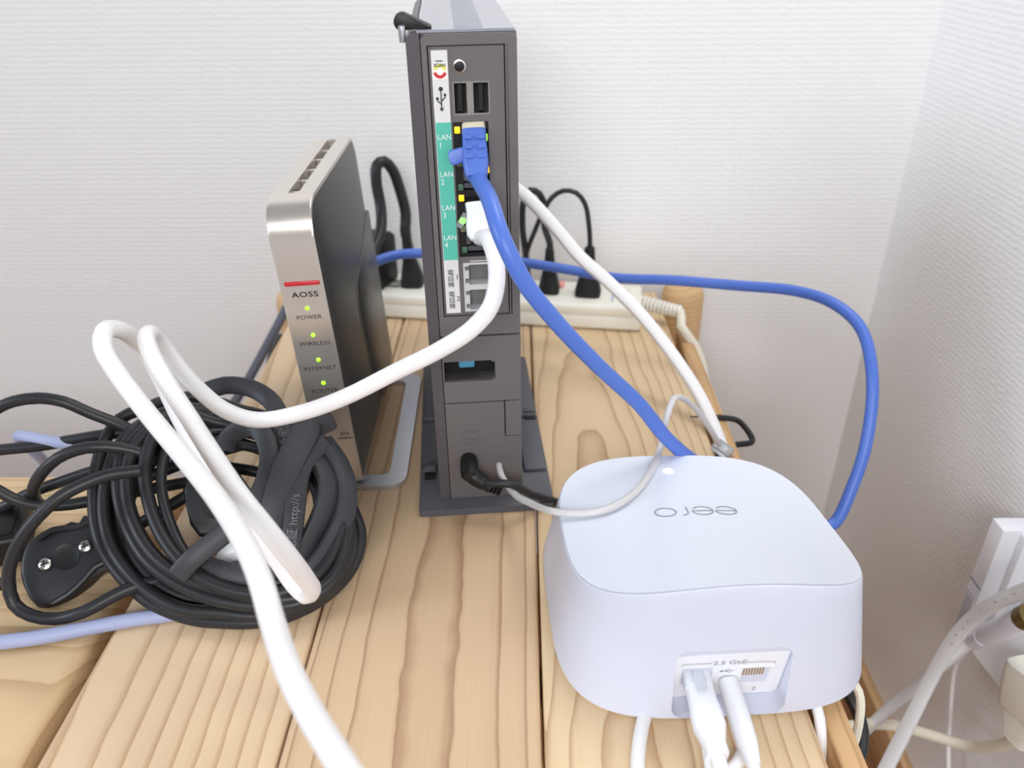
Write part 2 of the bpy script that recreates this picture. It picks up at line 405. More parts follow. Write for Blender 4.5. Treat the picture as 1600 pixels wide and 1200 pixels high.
# ------------------------------------------------------------------ charcoal router (upright, rear ports to the front)
RA = math.radians(5.0); LEAN = math.radians(.42)
R_rot = (Matrix.Rotation(RA, 3, 'Z') @ Matrix.Rotation(-LEAN, 3, 'Y'))
rt = thing('upright_router', (-.0443, .3500, 0), 'tall charcoal router with LAN and telephone ports on a flat base', 'router', R_rot)
HT, WD, DP = .2405, .0451, .162
bm = new(); box(bm, .0042, WD, .0122, DP, .0045, HT, .0012, 3); obj('body', bm, M_CHAR, rt)
bm = new()   # side cover, slightly trapezoid
k = [(0, .0045), (.0078, .0045), (.0046, HT-.001), (.0, HT-.0035)]
prism(bm, [(.0003, .0045), (.0056, .0045), (.0056, HT-.0008), (.0018, HT-.001), (0, HT-.003)], (0, 0, 0), (1, 0, 0), (0, 0, 1), (0, 1, 0), .0002, DP, 0)
obj('side_cover', bm, M_CHAR, rt)
# front skin in plates with grooves between them
bm = new()
plate(bm, .0060, WD, .1035, HT-.0012, [(.0083, .0402, .1138, .2350)], 0.0, .0125)
bmesh.ops.bevel(bm, geom=[e for e in bm.edges if abs(e.verts[0].co.z-(HT-.0012)) < 1e-5 and abs(e.verts[1].co.z-(HT-.0012)) < 1e-5 and e.verts[0].co.y < 1e-5 and e.verts[1].co.y < 1e-5], offset=.0018, segments=3, affect='EDGES')
obj('front_frame', bm, M_CHAR2, rt)
bm = new(); plate(bm, .0088, .0397, .1143, .2345, [(.0180, .0335, .2072, .2208), (.0173, .0325, .1436, .2044), (.0187, .0330, .1160, .1408)], .0007, .006)
bmesh.ops.remove_doubles(bm, verts=bm.verts[:], dist=1e-6)
obj('connector_panel', bm, M_CHAR2, rt)
bm = new(); box(bm, .0408, .0414, .0000, .001, .1138, .235); obj('groove', bm, M_HOLE, rt)
bm = new(); plate(bm, .0060, WD, .0655, .1026, [(.0066+.0001, .0322, .0776, .0892)], 0.0, .0125); obj('card_panel', bm, M_CHAR2, rt)
bm = new()
prism(bm, rrect(.0060, .0326, .0772, .0896, .0024), (0, 0, 0), (1, 0, 0), (0, 0, 1), (0, -1, 0), -.011, -.010)
o = obj('card_slot', bm, M_HOLE, rt)
bm = new(); box(bm, .0305, .0324, -.00002, .004, .0770, .0785, 0); box(bm, .0305, .0324, -.00002, .004, .0883, .0898, 0)
box(bm, .0066, .032, .002, .010, .0772, .0776); obj('slot_corner', bm, M_CHAR2, rt)
bm = new(); box(bm, .0140, .0222, .0012, .007, .0846, .0890, .0012); obj('card_latch', bm, M_CYANB, rt)['label'] = 'pale blue latch inside the slot'
bm = new(); plate(bm, .0060, .0362, .0045, .0648, [], 0.0, .0125); plate(bm, .0368, WD, .0437, .0648, [], 0.0002, .0125)
plate(bm, .0278, WD, .0045, .0195, [], 0.0001, .0125); obj('lower_panel', bm, M_CHAR2, rt)
bm = new(); plate(bm, .0362, WD, .0045, .0432, [], 0.0003, .0125); obj('terminal_cover', bm, M_CHAR2, rt)
# embossed marks over the jack
bm = new()
for (x, z) in ((.0150, .0475), (.0186, .0475), (.0222, .0475), (.0150, .0435), (.0186, .0428), (.0222, .0432), (.0170, .0400)):
    ribbon(bm, [(x-.0012, z-.001), (x+.0002, z+.0008), (x+.0012, z-.0006)], .0004, (0, 0, 0), (1, 0, 0), (0, 0, 1), (0, -1, 0), .0003)
for (x, z) in ((.0325, .0300), (.0352, .0302), (.0378, .0302)):
    ribbon(bm, [(x-.0009, z-.0008), (x+.0009, z-.0008), (x, z+.001)], .0003, (0, 0, 0), (1, 0, 0), (0, 0, 1), (0, -1, 0), .0003)
obj('embossed_mark', bm, M_BASE, rt)
# printed label strip
XR, ZU, NF = (1, 0, 0), (0, 0, 1), (0, -1, 0)
bm = new(); box(bm, .0098, .0166, .0001, .0009, .1156, .2332, .0002, 1); lab = obj('label_strip', bm, M_PAPER, rt); lab['label'] = 'white and teal port label strip'
bm = new(); box(bm, .01005, .01655, -.0001, .0004, .1428, .2046); sub('teal_band', bm, M_TEAL, lab, rt)
for i, z in enumerate((.1975, .1815, .1665, .1525)):
    text('LAN', .0033, (.0105, -.0002, z+.001), XR, ZU, M_WINK, lab, sx=.95)
    text(str(i+1), .0036, (.0108, -.0002, z-.0024), XR, ZU, M_WINK, lab, sx=.9)
for n, z in ((1, .1338), (2, .1228)):
    for j, ch in enumerate('電話機'): text(ch, .0031, (.0112, -.0001, z+.0026-.0030*j), XR, ZU, M_INK, lab)
    text(str(n), .0036, (.0148, -.0001, z+.0003), XR, ZU, M_INK, lab)
bm = new(); zc, xc = .2142, .0131                                                   # USB trident
O3 = (0, 0, 0)
ribbon(bm, [(xc, zc-.0038), (xc, zc+.0036)], .0005, O3, XR, ZU, NF, .0001)
ribbon(bm, [(xc, zc-.0022), (xc-.0016, zc-.0006), (xc-.0016, zc+.0002)], .0005, O3, XR, ZU, NF, .0001)
ribbon(bm, [(xc, zc-.0010), (xc+.0016, zc+.0006), (xc+.0016, zc+.0014)], .0005, O3, XR, ZU, NF, .0001)
disc(bm, (xc, zc+.0040), .0009, O3, XR, ZU, NF, .0001); disc(bm, (xc-.0016, zc-.0016+.0018), .0006, O3, XR, ZU, NF, .0001)
ribbon(bm, [(xc+.0011, zc+.0016), (xc+.0021, zc+.0016)], .001, O3, XR, ZU, NF, .0001)
ribbon(bm, [(xc-.0006, zc-.0036), (xc, zc-.0048)], .0006, O3, XR, ZU, NF, .0001); ribbon(bm, [(xc+.0006, zc-.0036), (xc, zc-.0048)], .0006, O3, XR, ZU, NF, .00012)
sub('usb_symbol', bm, M_INK, lab, rt)
bm = new(); ribbon(bm, [(.0115, .2291), (.0145, .2291)], .0004, O3, XR, ZU, NF, .0001); sub('printed_line', bm, M_INK, lab, rt)
bm = new(); prism(bm, rrect(.0101, .0163, .2219, .2285, .0008), O3, XR, ZU, NF, 0, .0003); st = obj('round_badge_sticker', bm, mat('sticker_white', (245, 244, 240), .4), rt)
st['label'] = 'small white sticker with a yellow and red round badge'
bm = new()
def arcband(a0, a1, r0, r1): return [((.0132+r0*math.cos(math.radians(a))), .2252+r0*math.sin(math.radians(a))) for a in range(a0, a1+1, 12)], r1-r0
for (a0, a1, r, w, m_, h) in ((10, 170, .0021, .0014, M_YELP, .00042), (190, 350, .0022, .0013, M_REDP, .00042)):
    b2 = new(); ribbon(b2, arcband(a0, a1, r, r+w)[0], w, O3, XR, ZU, NF, h); sub('badge_arc', b2, m_, st, rt)
bm.free()
text('SCAN', .0019, (.0132, -.00055, .2275), XR, ZU, M_INK, st, align='CENTER', bold=.00005)
# round reset button
bm = new(); lathe(bm, [(.0026, .0), (.0026, .0005), (.0021, .0006), (.0021, .0)], frame((.0213, .0007, .2268), (1, 0, 0), (0, 0, 1), (0, -1, 0)), 32); obj('button_ring', bm, M_METAL, rt)
bm = new(); lathe(bm, [(.0021, .0), (.0020, .0004), (.0012, .0006), (0, .0006)], frame((.0213, .0007, .2268), (1, 0, 0), (0, 0, 1), (0, -1, 0)), 32); obj('reset_button', bm, M_BLK, rt)
# USB double socket
us = new(); plate(us, .0180, .0335, .2072, .2208, [(.0186, .0238, .2079, .2201), (.0266, .0329, .2079, .2201)], .0009, .008)
ub = obj('usb_socket', us, M_METAL, rt)
bm = new(); box(bm, .0181, .0334, .0075, .0085, .2073, .2207); sub('socket_back', bm, M_HOLE, ub, rt)
for x in (.0210, .0297):
    bm = new(); box(bm, x-.0009, x+.0009, .0022, .0075, .2086, .2194); sub('contact_tongue', bm, M_BLK, ub, rt)
# LAN socket column
ls = new(); plate(ls, .0173, .0325, .1436, .2044, [(.0207, .0322, z0, z0+.0118) for z0 in (.1894, .1746, .1598, .1450)], .0016, .006)
lb = obj('lan_socket', ls, M_BLK, rt)
bm = new(); box(bm, .0174, .0324, .0076, .0085, .1437, .2043); sub('socket_back', bm, M_HOLE, lb, rt)
for z0 in (.1746, .1598, .1450):
    bm = new(); box(bm, .0209, .0320, .004, .0075, z0+.0004, z0+.0025); box(bm, .0207, .0228, .003, .0075, z0+.004, z0+.0085); sub('contact_block', bm, M_BASE, lb, rt)
for x, z, m_ in ((.0191, .2010, M_LEDA), (.0193, .1868, M_LEDO), (.0194, .1762, M_LEDOG), (.0195, .1713, M_LEDA), (.0196, .1608, M_LEDG), (.0196, .1570, M_LEDO), (.0198, .1470, M_LEDOG), (.0316, .1975, M_LEDG), (.0319, .1835, M_LEDA)):
    w = .0012 if x < .03 else .0004
    bm = new(); box(bm, x-w, x+w, .0009, .003, z-.0014, z+.0014, .0003); sub('port_led', bm, m_, lb, rt)
# telephone sockets
ts = new(); plate(ts, .0187, .0330, .1160, .1408, [(.0213, .0326, .1298, .1398), (.0213, .0326, .1170, .1272), (.0195, .0213, .1306, .1330), (.0195, .0213, .1370, .1390), (.0195, .0213, .1178, .1200), (.0195, .0213, .1246, .1266)], .0004, .007)
tl = obj('telephone_socket', ts, mat('grey_socket', (196, 196, 196), .45), rt)
bm = new(); box(bm, .0188, .0329, .0065, .0075, .1161, .1407); sub('socket_back', bm, mat('socket_grey_back', (110, 110, 108), .6), tl, rt)
bm = new(); box(bm, .022, .030, .0001, .0006, .1415, .1418); obj('printed_dash', bm, M_PAPER, rt)
bm = new(); box(bm, .0046, WD-.0006, .0030, DP-.001, HT-.001, HT+.0001); obj('top_cover', bm, M_TOPSHEEN, rt)
# top vent, seam and the corner clip
vt = new(); box(vt, .0197, .0320, .006, DP-.01, HT-.0002, HT+.0001); ve = obj('top_vent', vt, M_BASE, rt)
bm = new()
for i in range(46): box(bm, .0200, .0317, .0070+i*.0031, .0086+i*.0031, HT+.00005, HT+.0004)
o = sub('vent_rib', bm, M_TOPSHEEN, ve, rt); o['kind'] = 'stuff'
bm = new(); ribbon(bm, [(.0050, .004), (.0050, .040), (.0042, .060), (.0042, DP)], .0005, (0, 0, HT+.0002), (1, 0, 0), (0, 1, 0), (0, 0, 1), 0); obj('top_seam', bm, M_HOLE, rt)
bm = new()
clip = [(-.0010 + .0034*math.cos(math.radians(a)), HT+.0030 + .0034*math.sin(math.radians(a))) for a in range(62, 270, 16)] + [(.0040, HT+.0002), (.0108, HT+.0004), (.0106, HT+.0012)]
prism(bm, clip, (0, 0, 0), (1, 0, 0), (0, 0, 1), (0, -1, 0), -.012, -.0045, .0006, 2)
obj('corner_clip', bm, M_BLK, rt)
bm = new(); lathe(bm, [(.0014, -.004), (.0016, 0), (.0014, .0022), (0, .0026)], Matrix.Translation((-.0012, .0034, HT-.0004)), 16); obj('clip_pin', bm, M_STAND, rt)
# the flat foot
bm = new()
prism(bm, rrect(-.0115, .0615, -.0092, .1600, .002), O3, (1, 0, 0), (0, 1, 0), (0, 0, 1), 0, .0042, .0008)
ft = obj('base_plate', bm, M_BASE, rt)
for (x0, x1, y0, y1) in ((-.0105, -.0018, .024, .0290), (-.0105, -.0018, .080, .150), (.0480, .0606, .0775, .150), (.048, .0606, .020, .072)):
    bm = new(); box(bm, x0, x1, y0, y1, .004, .0068, .0012); sub('foot_rib', bm, M_BASE, ft, rt)
for (x, y) in ((-.0088, .0185), (-.0070, .1180), (.0540, .0735)):
    bm = new(); box(bm, x, x+.0062, y, y+.0052, .004, .0058); sub('foot_slot', bm, M_HOLE, ft, rt)
for (x, y) in ((-.0090, .0240), (.0535, .0790)):
    bm = new(); box(bm, x, x+.0068, y, y+.004, .006, .0088, .001); sub('foot_clip', bm, M_BASE, ft, rt)

# ------------------------------------------------------------------ silver router
SL = math.radians(3.4); SYW = math.radians(1.5)
sv = thing('silver_router', (-.0998, .3650, 0), 'slim silver router with red button and green lamps on a loop stand', 'router',
           Matrix.Rotation(SYW, 3, 'Z') @ Matrix.Rotation(-SL, 3, 'Y'))
SH, SD, HW = .1655, .138, .0108
def side_outline(inset=0, r=(.016, .010, .012, .004)):
    out = []
    for (cx, cy, a, rr) in ((SD-r[1], SH-r[1], 0, r[1]), (r[0], SH-r[0], 90, r[0]), (r[3], .003+r[3], 180, r[3]), (SD-r[2], .003+r[2], 270, r[2])):
        for i in range(9):
            t = math.radians(a + 90*i/8); out.append((cx + (rr-inset)*math.cos(t), cy + (rr-inset)*math.sin(t)))
    return out
bm = new(); prism(bm, side_outline(), O3, (0, 1, 0), (0, 0, 1), (1, 0, 0), -HW, HW, 0)
es = [e for e in bm.edges if abs(abs(e.verts[0].co.x)-HW) < 1e-6 and abs(e.verts[0].co.x-e.verts[1].co.x) < 1e-6]
bmesh.ops.bevel(bm, geom=es, offset=.0007, segments=2, affect='EDGES')
shell = obj('shell', bm, M_SILV, sv, sharp=.4)
bm = new(); prism(bm, rrect(-.0026, .0028, .018, .126, .0012), O3, (1, 0, 0), (0, 1, 0), (0, 0, 1), SH-.006, SH+.01)
cut(shell, bm)
bm = new(); box(bm, -.0026, .0028, .018, .126, SH-.0062, SH-.0058); obj('slot_floor', bm, M_HOLE, sv)
bm = new()
for i in range(5): box(bm, -.0024, .0026, .026+i*.0205, .029+i*.0205, SH-.0058, SH-.0022)
obj('slot_rib', bm, M_SILV, sv)
for s in (1, -1):          # bulged side panels, each with a raised bevelled field towards the back
    bm = new(); base = side_outline(.0012); n_ = len(base); cyc = (SD/2, SH/2)
    prev = None
    for q, hgt in ((1, 0), (.96, .0009), (.86, .0016), (.6, .0022), (.25, .0024)):
        ring = [bm.verts.new((s*(HW+hgt-.0002), cyc[0]+(a-cyc[0])*q, cyc[1]+(b_-cyc[1])*q)) for a, b_ in base]
        if prev:
            for i in range(n_): bm.faces.new((prev[i], prev[(i+1) % n_], ring[(i+1) % n_], ring[i]))
        prev = ring
    bm.faces.new(prev)
    pn = obj('side_panel', bm, M_SIDE, sv)
    bm = new(); prism(bm, [(.058, .084), (.063, .097), (SD-.002, .118), (SD-.002, .012), (.085, .010), (.066, .040)], O3, (0, 1, 0), (0, 0, 1), (s, 0, 0), HW, HW+.0028, .0006, 2)
    sub('raised_field', bm, M_SIDE, pn, sv)
# front details: x across, z up, in plane y=0
bm = new(); box(bm, -.0082, .0092, -.0010, .001, .1250, .1272, .0006); obj('red_button', bm, M_RED, sv)
text('AOSS', .0040, (.0008, -.0001, .1200), XR, ZU, M_INK, sv, align='CENTER', sx=1.25, bold=.00008, spacing=1.15)
for z, w, zl in ((.1127, 'POWER', .1077), (.0978, 'WIRELESS', .0929), (.0835, 'INTERNET', .0785), (.0697, 'ROUTER', .0649)):
    bm = new(); lathe(bm, [(.0011, -.0002), (.0011, .0003), (.0007, .0006), (0, .0007)], frame((.0005, 0, z), (1, 0, 0), (0, 0, 1), (0, -1, 0)), 16); obj('status_lamp', bm, M_LEDG, sv)
    text(w, .0032, (.0004, -.0001, zl), XR, ZU, M_INK, sv, align='CENTER', sx=1.12, spacing=1.05)
text('SS3', .0030, (.0062, -.0001, .0372), XR, ZU, M_INK, sv, align='CENTER', sx=1.2)
bm = new(); ribbon(bm, [(.0020, .0345), (.0100, .0345)], .0006, O3, XR, ZU, NF, .0001); obj('printed_line', bm, M_INK, sv)
bm = new()   # scuff on the raised side field
for a, b_ in (((.048, .085), (.052, .082)), ((.050, .088), (.0515, .079)), ((.047, .081), (.053, .084))):
    ribbon(bm, [a, b_], .0005, O3, (0, 1, 0), (0, 0, 1), (1, 0, 0), HW+.0025)
obj('scuff', bm, M_WINK, sv)
# loop stand lying on the table (world coordinates)
bm = new()
o1, o2 = V((-.1330, .3645, 0)), None
outer = rrect(-.1335, -.0675, .3640, .4930, .010); inner = rrect(-.1235, -.0775, .3745, .4830, .005)
ring = []
for z in (.0003, .0031):
    ring.append(([bm.verts.new((x + (y-.43)*-.03, y, z)) for x, y in outer], [bm.verts.new((x + (y-.43)*-.03, y, z)) for x, y in inner]))
n_ = len(outer)
for i in range(n_):
    j = (i+1) % n_; (a0, b0), (a1, b1) = ring
    bm.faces.new((a1[i], a1[j], b1[j], b1[i])); bm.faces.new((a0[j], a0[i], b0[i], b0[j]))
    bm.faces.new((a0[i], a0[j], a1[j], a1[i])); bm.faces.new((b0[j], b0[i], b1[i], b1[j]))
obj('loop_stand', bm, M_STAND, sv, world=True)

# ------------------------------------------------------------------ white mesh router
EA = .06302
er = thing('mesh_router', (.07888, .27946, 0), 'white rounded square mesh router with a glossy curved top and rear ports', 'router', Matrix.Rotation(EA, 3, 'Z'))
def etop(x, y): return .04981 - .01324*y - .00104*x - .00742*x*x + .00394*y*y - .00082*x*y - .00033*y**3 + .00562*x*x*y
NE = 128
def se(a, n, k):
    c, s = math.cos(2*PI*k/NE), math.sin(2*PI*k/NE)
    return a*math.copysign(abs(c)**(2/n), c), a*math.copysign(abs(s)**(2/n), s)
bm = new(); rings = []
def ering(a, n, zf): return [bm.verts.new((x, y, zf(x/a, y/a))) for x, y in (se(a, n, k) for k in range(NE))]
AB, NB, AT, NT = .06709, 3.83, .06098, 3.22
rings.append(ering(AB-.0045, NB, lambda x, y: .0012)); rings.append(ering(AB-.0012, NB, lambda x, y: .0016)); rings.append(ering(AB, NB, lambda x, y: .0034))
for q in (.15, .3, .45, .6, .75, .88):
    rings.append(ering(AB+(AT-AB)*q, NB+(NT-NB)*q, lambda x, y, q=q: .0034 + (etop(x, y)-.0034)*q))
rings.append(ering(AT+.0001, NT, lambda x, y: etop(x, y)-.0009)); rings.append(ering(AT-.0002, NT, lambda x, y: etop(x, y)-.0003)); rings.append(ering(AT-.0007, NT, lambda x, y: etop(x, y)))
bm.faces.new(rings[0][::-1])
for a, b_ in zip(rings, rings[1:]):
    for k in range(NE): bm.faces.new((a[k], a[(k+1) % NE], b_[(k+1) % NE], b_[k]))
c0 = [bm.verts.new((v.co.x*.97, v.co.y*.97, v.co.z-.0025)) for v in rings[-1]]
for k in range(NE): bm.faces.new((rings[-1][k], rings[-1][(k+1) % NE], c0[(k+1) % NE], c0[k]))
cc = bm.verts.new((0, 0, etop(0, 0)-.008))
for k in range(NE): bm.faces.new((c0[k], c0[(k+1) % NE], cc))
es_ = obj('shell', bm, M_EERO, er, sharp=.9)
# recess for the ports
FRONT = -.0668; PT_ = math.radians(9)
PM = frame((.0017, FRONT+.0044, .0378-.0052), (1, 0, 0), (0, math.cos(PT_), math.sin(PT_)), (0, -math.sin(PT_), math.cos(PT_)))     # the port panel leans back
bm = new()
prism(bm, rrect(-.0258, .0198, -.0282, .0050, .0052, 6), PM.translation, (1, 0, 0), PM.to_3x3() @ V((0, 0, 1)), PM.to_3x3() @ V((0, 1, 0)), -.02, .0004)
cut(es_, bm)
bm = new()      # glossy lid: concentric rings of the top surface
prev = None
for q in (1, .97, .93, .88, .82, .75, .67, .58, .49, .4, .3, .2, .1):
    rg = ering((AT-.0007)*q, NT, lambda x, y, q=q: etop(x*q, y*q) + .0002)
    if prev:
        for k in range(NE): bm.faces.new((prev[k], prev[(k+1) % NE], rg[(k+1) % NE], rg[k]))
    prev = rg
c0 = bm.verts.new((0, 0, etop(0, 0)+.0002))
for k in range(NE): bm.faces.new((prev[k], prev[(k+1) % NE], c0))
obj('top_cover', bm, M_EEROT, er, sharp=1.2)
# engraved word on the lid, upside down from this side
bm = new()
def lidpt(x, y): return V((x, y, etop(x/AT, y/AT)+.00042))
def lidstroke(pts, w=.00075, closed=False):
    k = len(pts); L = []
    for i in range(k):
        a = pts[i-1] if (i or closed) else pts[i]; b_ = pts[(i+1) % k] if (i < k-1 or closed) else pts[i]
        dx, dy = b_[0]-a[0], b_[1]-a[1]; q = math.hypot(dx, dy) or 1; nx, ny = -dy/q*w/2, dx/q*w/2
        L.append((bm.verts.new(lidpt(pts[i][0]+nx, pts[i][1]+ny)), bm.verts.new(lidpt(pts[i][0]-nx, pts[i][1]-ny))))
    for i in range(k if closed else k-1):
        a, b_ = L[i], L[(i+1) % k]; bm.faces.new((a[0], a[1], b_[1], b_[0]))
RX, RY, cyl = .0047, .0037, .0052
def ell(cx, a): return (cx - RX*math.cos(math.radians(a)), cyl - RY*math.sin(math.radians(a)))     # letters turned by half a turn
for cx in (.0133, .0026):       # e, e
    lidstroke([ell(cx, a) for a in range(0, 326, 12)], .0006)
    lidstroke([(cx - RX, cyl), (cx, cyl), (cx + RX, cyl)], .0006)
cx = -.0042                      # r
lidstroke([(cx, cyl + RY), (cx, cyl), (cx, cyl - .0012)] + [(cx - .0030*(1-math.cos(t)), cyl - .0012 - .0024*math.sin(t)) for t in (.4, .8, 1.2, 1.57)], .0006)
lidstroke([ell(-.0142, a) for a in range(0, 360, 12)], .0006, True)
obj('engraved_logo', bm, mat('logo_grey', (150, 153, 162), .3), er)
bm = new(); zl = etop(-.0037/AT, .0427/AT)
lathe(bm, [(.0024, .0001), (.0020, .0006), (0, .0008)], Matrix.Translation((-.0037, .0440, zl)), 20); obj('status_lamp', bm, M_LEDW, er)
# recess floor: panel with two sockets (panel coordinates: x, depth, z-.0378, placed by PM)
def pvz(bm): bmesh.ops.transform(bm, matrix=PM @ Matrix.Translation((0, 0, -.0378)), verts=bm.verts[:]); return bm
def pp3(x, y, z): return PM @ V((x, y, z-.0378))
PN = PM.to_3x3() @ V((0, -1, 0)); PU = PM.to_3x3() @ V((0, 0, 1))
pp = new(); plate(pp, -.0252, .0192, .0100, .0384, [(-.0218, -.0096, .0186, .0302), (.0018, .0142, .0170, .0294)], 0, .006)
pl = obj('port_panel', pvz(pp), M_WPL, er)
bm = new(); box(bm, -.0220, .0145, .0036, .004, .0165, .0305); sub('socket_back', pvz(bm), mat('socket_shade', (196, 197, 204), .5), pl, er)
bm = new(); plate(bm, .0012, .0148, .0164, .0300, [(.0024, .0136, .0176, .0290)], -.0003, .002); sub('socket_rim', pvz(bm), M_WPL, pl, er)
for i in range(8):
    bm = new(); box(bm, .0030+i*.00112, .0035+i*.00112, .0002, .0034, .0232, .0284); sub('gold_contact', pvz(bm), M_GOLD, pl, er)
text('2.5 GbE', .0036, pp3(-.0035, -.0002, .0333), XR, PU, M_GREYINK, pl, align='CENTER', sx=1.15)
text('2', .0036, pp3(.0095, -.0002, .0133), XR, PU, M_GREYINK, pl, align='CENTER')
bm = new(); yy = pp3(0, 0, 0)
def rb(pts, w=.0003): ribbon(bm, pts, w, yy, XR, PU, PN, .0002)
rb([(-.0222, .0316), (-.0222, .0334), (-.0108, .0334)]); rb([(.0146, .0308), (.0146, .0326), (.0030, .0330)])
rb([(-.0062, .0275), (-.0008, .0275)]); disc(bm, (-.0060, .0275), .0006, yy, XR, PU, PN, .0002)
rb([(-.0048, .0275), (-.0036, .0286), (-.0024, .0286)]); rb([(-.0042, .0275), (-.0030, .0264), (-.0020, .0264)])
sub('printed_mark', bm, M_GREYINK, pl, er)

# a cable object: mesh in world coordinates, optional parts by its caller
def cable(name, P, r, m, label, cat='cable', thick=None, nrm=None, seg=12, step=.004, square=2.0, group=None):
    bm = new(); tube(bm, P, r, thick, nrm, seg, step, square=square)
    o = obj(name, bm, m, base=P[0])
    return tag(o, label, cat, group)
def part_of(cab, name, bm, m):     # part of a cable whose mesh origin is its own location
    bmesh.ops.translate(bm, vec=-cab.location, verts=bm.verts[:]); finish(bm)
    me = bpy.data.meshes.new(name); bm.to_mesh(me); bm.free(); me.materials.append(m)
    o = bpy.data.objects.new(name, me); COL.objects.link(o); o.parent = cab; return o
RM = rt.matrix_basis; EM = er.matrix_basis
def rl(x, y, z): return RM @ V((x, y, z))
def el(x, y, z): return EM @ V((x, y, z))
def A(*L): return [at(*q) for q in L]

# Ethernet plug in the mesh router's first port
def flat_plug(bm, c0, c1, sizes, up, square=4):
    """body from c0 to c1 through cross-sections (t, half width, half height)"""
    c0, c1 = V(c0), V(c1); T = (c1-c0).normalized(); U = (V(up)-T*V(up).dot(T)).normalized(); W = T.cross(U); rg = []
    for t, w, h in sizes:
        p = c0 + (c1-c0)*t; ring = []
        for k in range(20):
            a = 2*PI*k/20; c, s = math.cos(a), math.sin(a)
            ring.append(bm.verts.new(p + W*(w*math.copysign(abs(c)**(2/square), c)) + U*(h*math.copysign(abs(s)**(2/square), s))))
        rg.append(ring)
    for a, b_ in zip(rg, rg[1:]):
        for k in range(20): bm.faces.new((a[k], a[(k+1) % 20], b_[(k+1) % 20], b_[k]))
    bm.faces.new(rg[0][::-1]); bm.faces.new(rg[-1])
ER3 = EM.to_3x3(); PNW = ER3 @ PN; PUW = ER3 @ PU
def ep(x, z, out=0): return EM @ pp3(x, 0, z) + PNW*out
p0 = ep(-.0157, .0240, .0002); p1 = ep(-.0153, .0245, .0320)
d1 = (p1-p0).normalized()
P = [p1 - d1*.002, p1 + d1*.006, atz(1107, 1160, .0085), atz(1112, 1195, .0060), atz(1117, 1240, .0045), atz(1122, 1290, .004)]
c = cable('ethernet_cable', P, .0028, M_WCAB, 'white network cable plugged into the left port of the white mesh router')
bm = new(); flat_plug(bm, p0 + d1*.004, p1, [(0, .0052, .0036), (.25, .0054, .0038), (.45, .0060, .0042), (.62, .0060, .0042), (.80, .0044, .0040), (.86, .0040, .0040), (1, .0042, .0042)], PUW, 4); part_of(c, 'plug_boot', bm, M_WPL)
bm = new(); flat_plug(bm, p0 - PNW*.005, p0 + d1*.005, [(0, .0054, .0034), (1, .0054, .0034)], PUW, 6); part_of(c, 'plug_body', bm, mat('frosted_plastic', (228, 231, 236), .25))
bm = new(); flat_plug(bm, p0+PUW*.0040-PNW*.003, p0+PUW*.0048+d1*.0090, [(0, .0022, .0006), (.8, .0021, .0006), (1, .0012, .0004)], PUW, 3); part_of(c, 'latch', bm, mat('latch_plastic', (206, 210, 218), .2))
p0 = ep(-.0026, .0215, .0004); p1 = ep(-.0012, .0185, .0330)
d1 = (p1-p0).normalized()
P = [p1 - d1*.004, p1 + d1*.004, atz(1165, 1170, .0058), atz(1152, 1193, .0045), atz(1120, 1222, .0040), atz(1070, 1260, .004)]
c = cable('usb_lead', P, .0024, M_WCAB, 'white charging lead in the middle port of the white mesh router, curving left')
bm = new(); flat_plug(bm, p0, p1, [(0, .0036, .0030), (.06, .0040, .0036), (.55, .0042, .0038), (.78, .0040, .0036), (.95, .0030, .0030), (1, .0028, .0028)], PUW, 2.4); part_of(c, 'plug_body', bm, M_WPL)
cable('loose_lead', [V((.062, .243, .0029)), V((.0535, .224, .0029)), V((.0475, .2085, .0029)), V((.0435, .192, .0029)), V((.0425, .17, .0029))], .0028, M_WCAB,
      'white lead coming out from under the white mesh router at its front left')

# ------------------------------------------------------------------ blue LAN cable
PB = [rl(.0262, -.010, .184)] + A((765, 312, .322), (784, 370, .306), (819, 440, .302), (868, 502, .305), (933, 570, .315), (1000, 633, .328), (1040, 683, .337), (1078, 716, .347)) + \
     [V((.110, .366, .010)), V((.131, .372, -.006)), V((.158, .372, -.026)), V((.176, .371, -.034))] + \
     A((1303, 818, .374), (1332, 760, .385), (1354, 690, .396), (1363, 590, .415), (1345, 513, .44), (1302, 474, .46), (1245, 455, .48), (1150, 446, .50), (1050, 438, .515), (960, 434, .53), (880, 420, .54), (815, 410, .546), (740, 401, .55), (660, 396, .55), (622, 398, .546), (592, 407, .538), (570, 420, .522), (555, 434, .507))
c = cable('blue_lan_cable', PB, .0036, M_BLUE, 'blue network cable looping from the upright router round to the back of the silver one', seg=14)
bm = new(); flat_plug(bm, rl(.0262, .001, .2005), rl(.0262, -.011, .1835), [(0, .0052, .0038), (.25, .0052, .0040), (.7, .0056, .0046), (.9, .0050, .0046), (1, .0044, .0044)], (0, -1, 1), 4)
b_ = part_of(c, 'plug_boot', bm, M_BLUEP)
bm = new()
for t in (.22, .42, .62):
    for s in (-1, 1):
        q = rl(.0262, .001, .2005).lerp(rl(.0262, -.011, .1835), t); T = (rl(.0262, -.011, .1835)-rl(.0262, .001, .2005)).normalized(); W = V((math.cos(RA), math.sin(RA), 0)); U = W.cross(T)
        if U.y > 0: U = -U
        M = frame(q + W*s*.0026 + U*.0042, W, T, U); box(bm, -.0017, .0017, -.0009, .0009, -.0004, .0010, .0002, 1, M)
part_of(c, 'boot_rib', bm, M_BLUEP)
bm = new(); flat_plug(bm, rl(.0262, .004, .2030), rl(.0262, .0005, .1995), [(0, .0050, .0030), (1, .0050, .0034)], (0, -1, 1), 5); part_of(c, 'plug_body', bm, mat('plug_ivory', (222, 214, 190), .35))
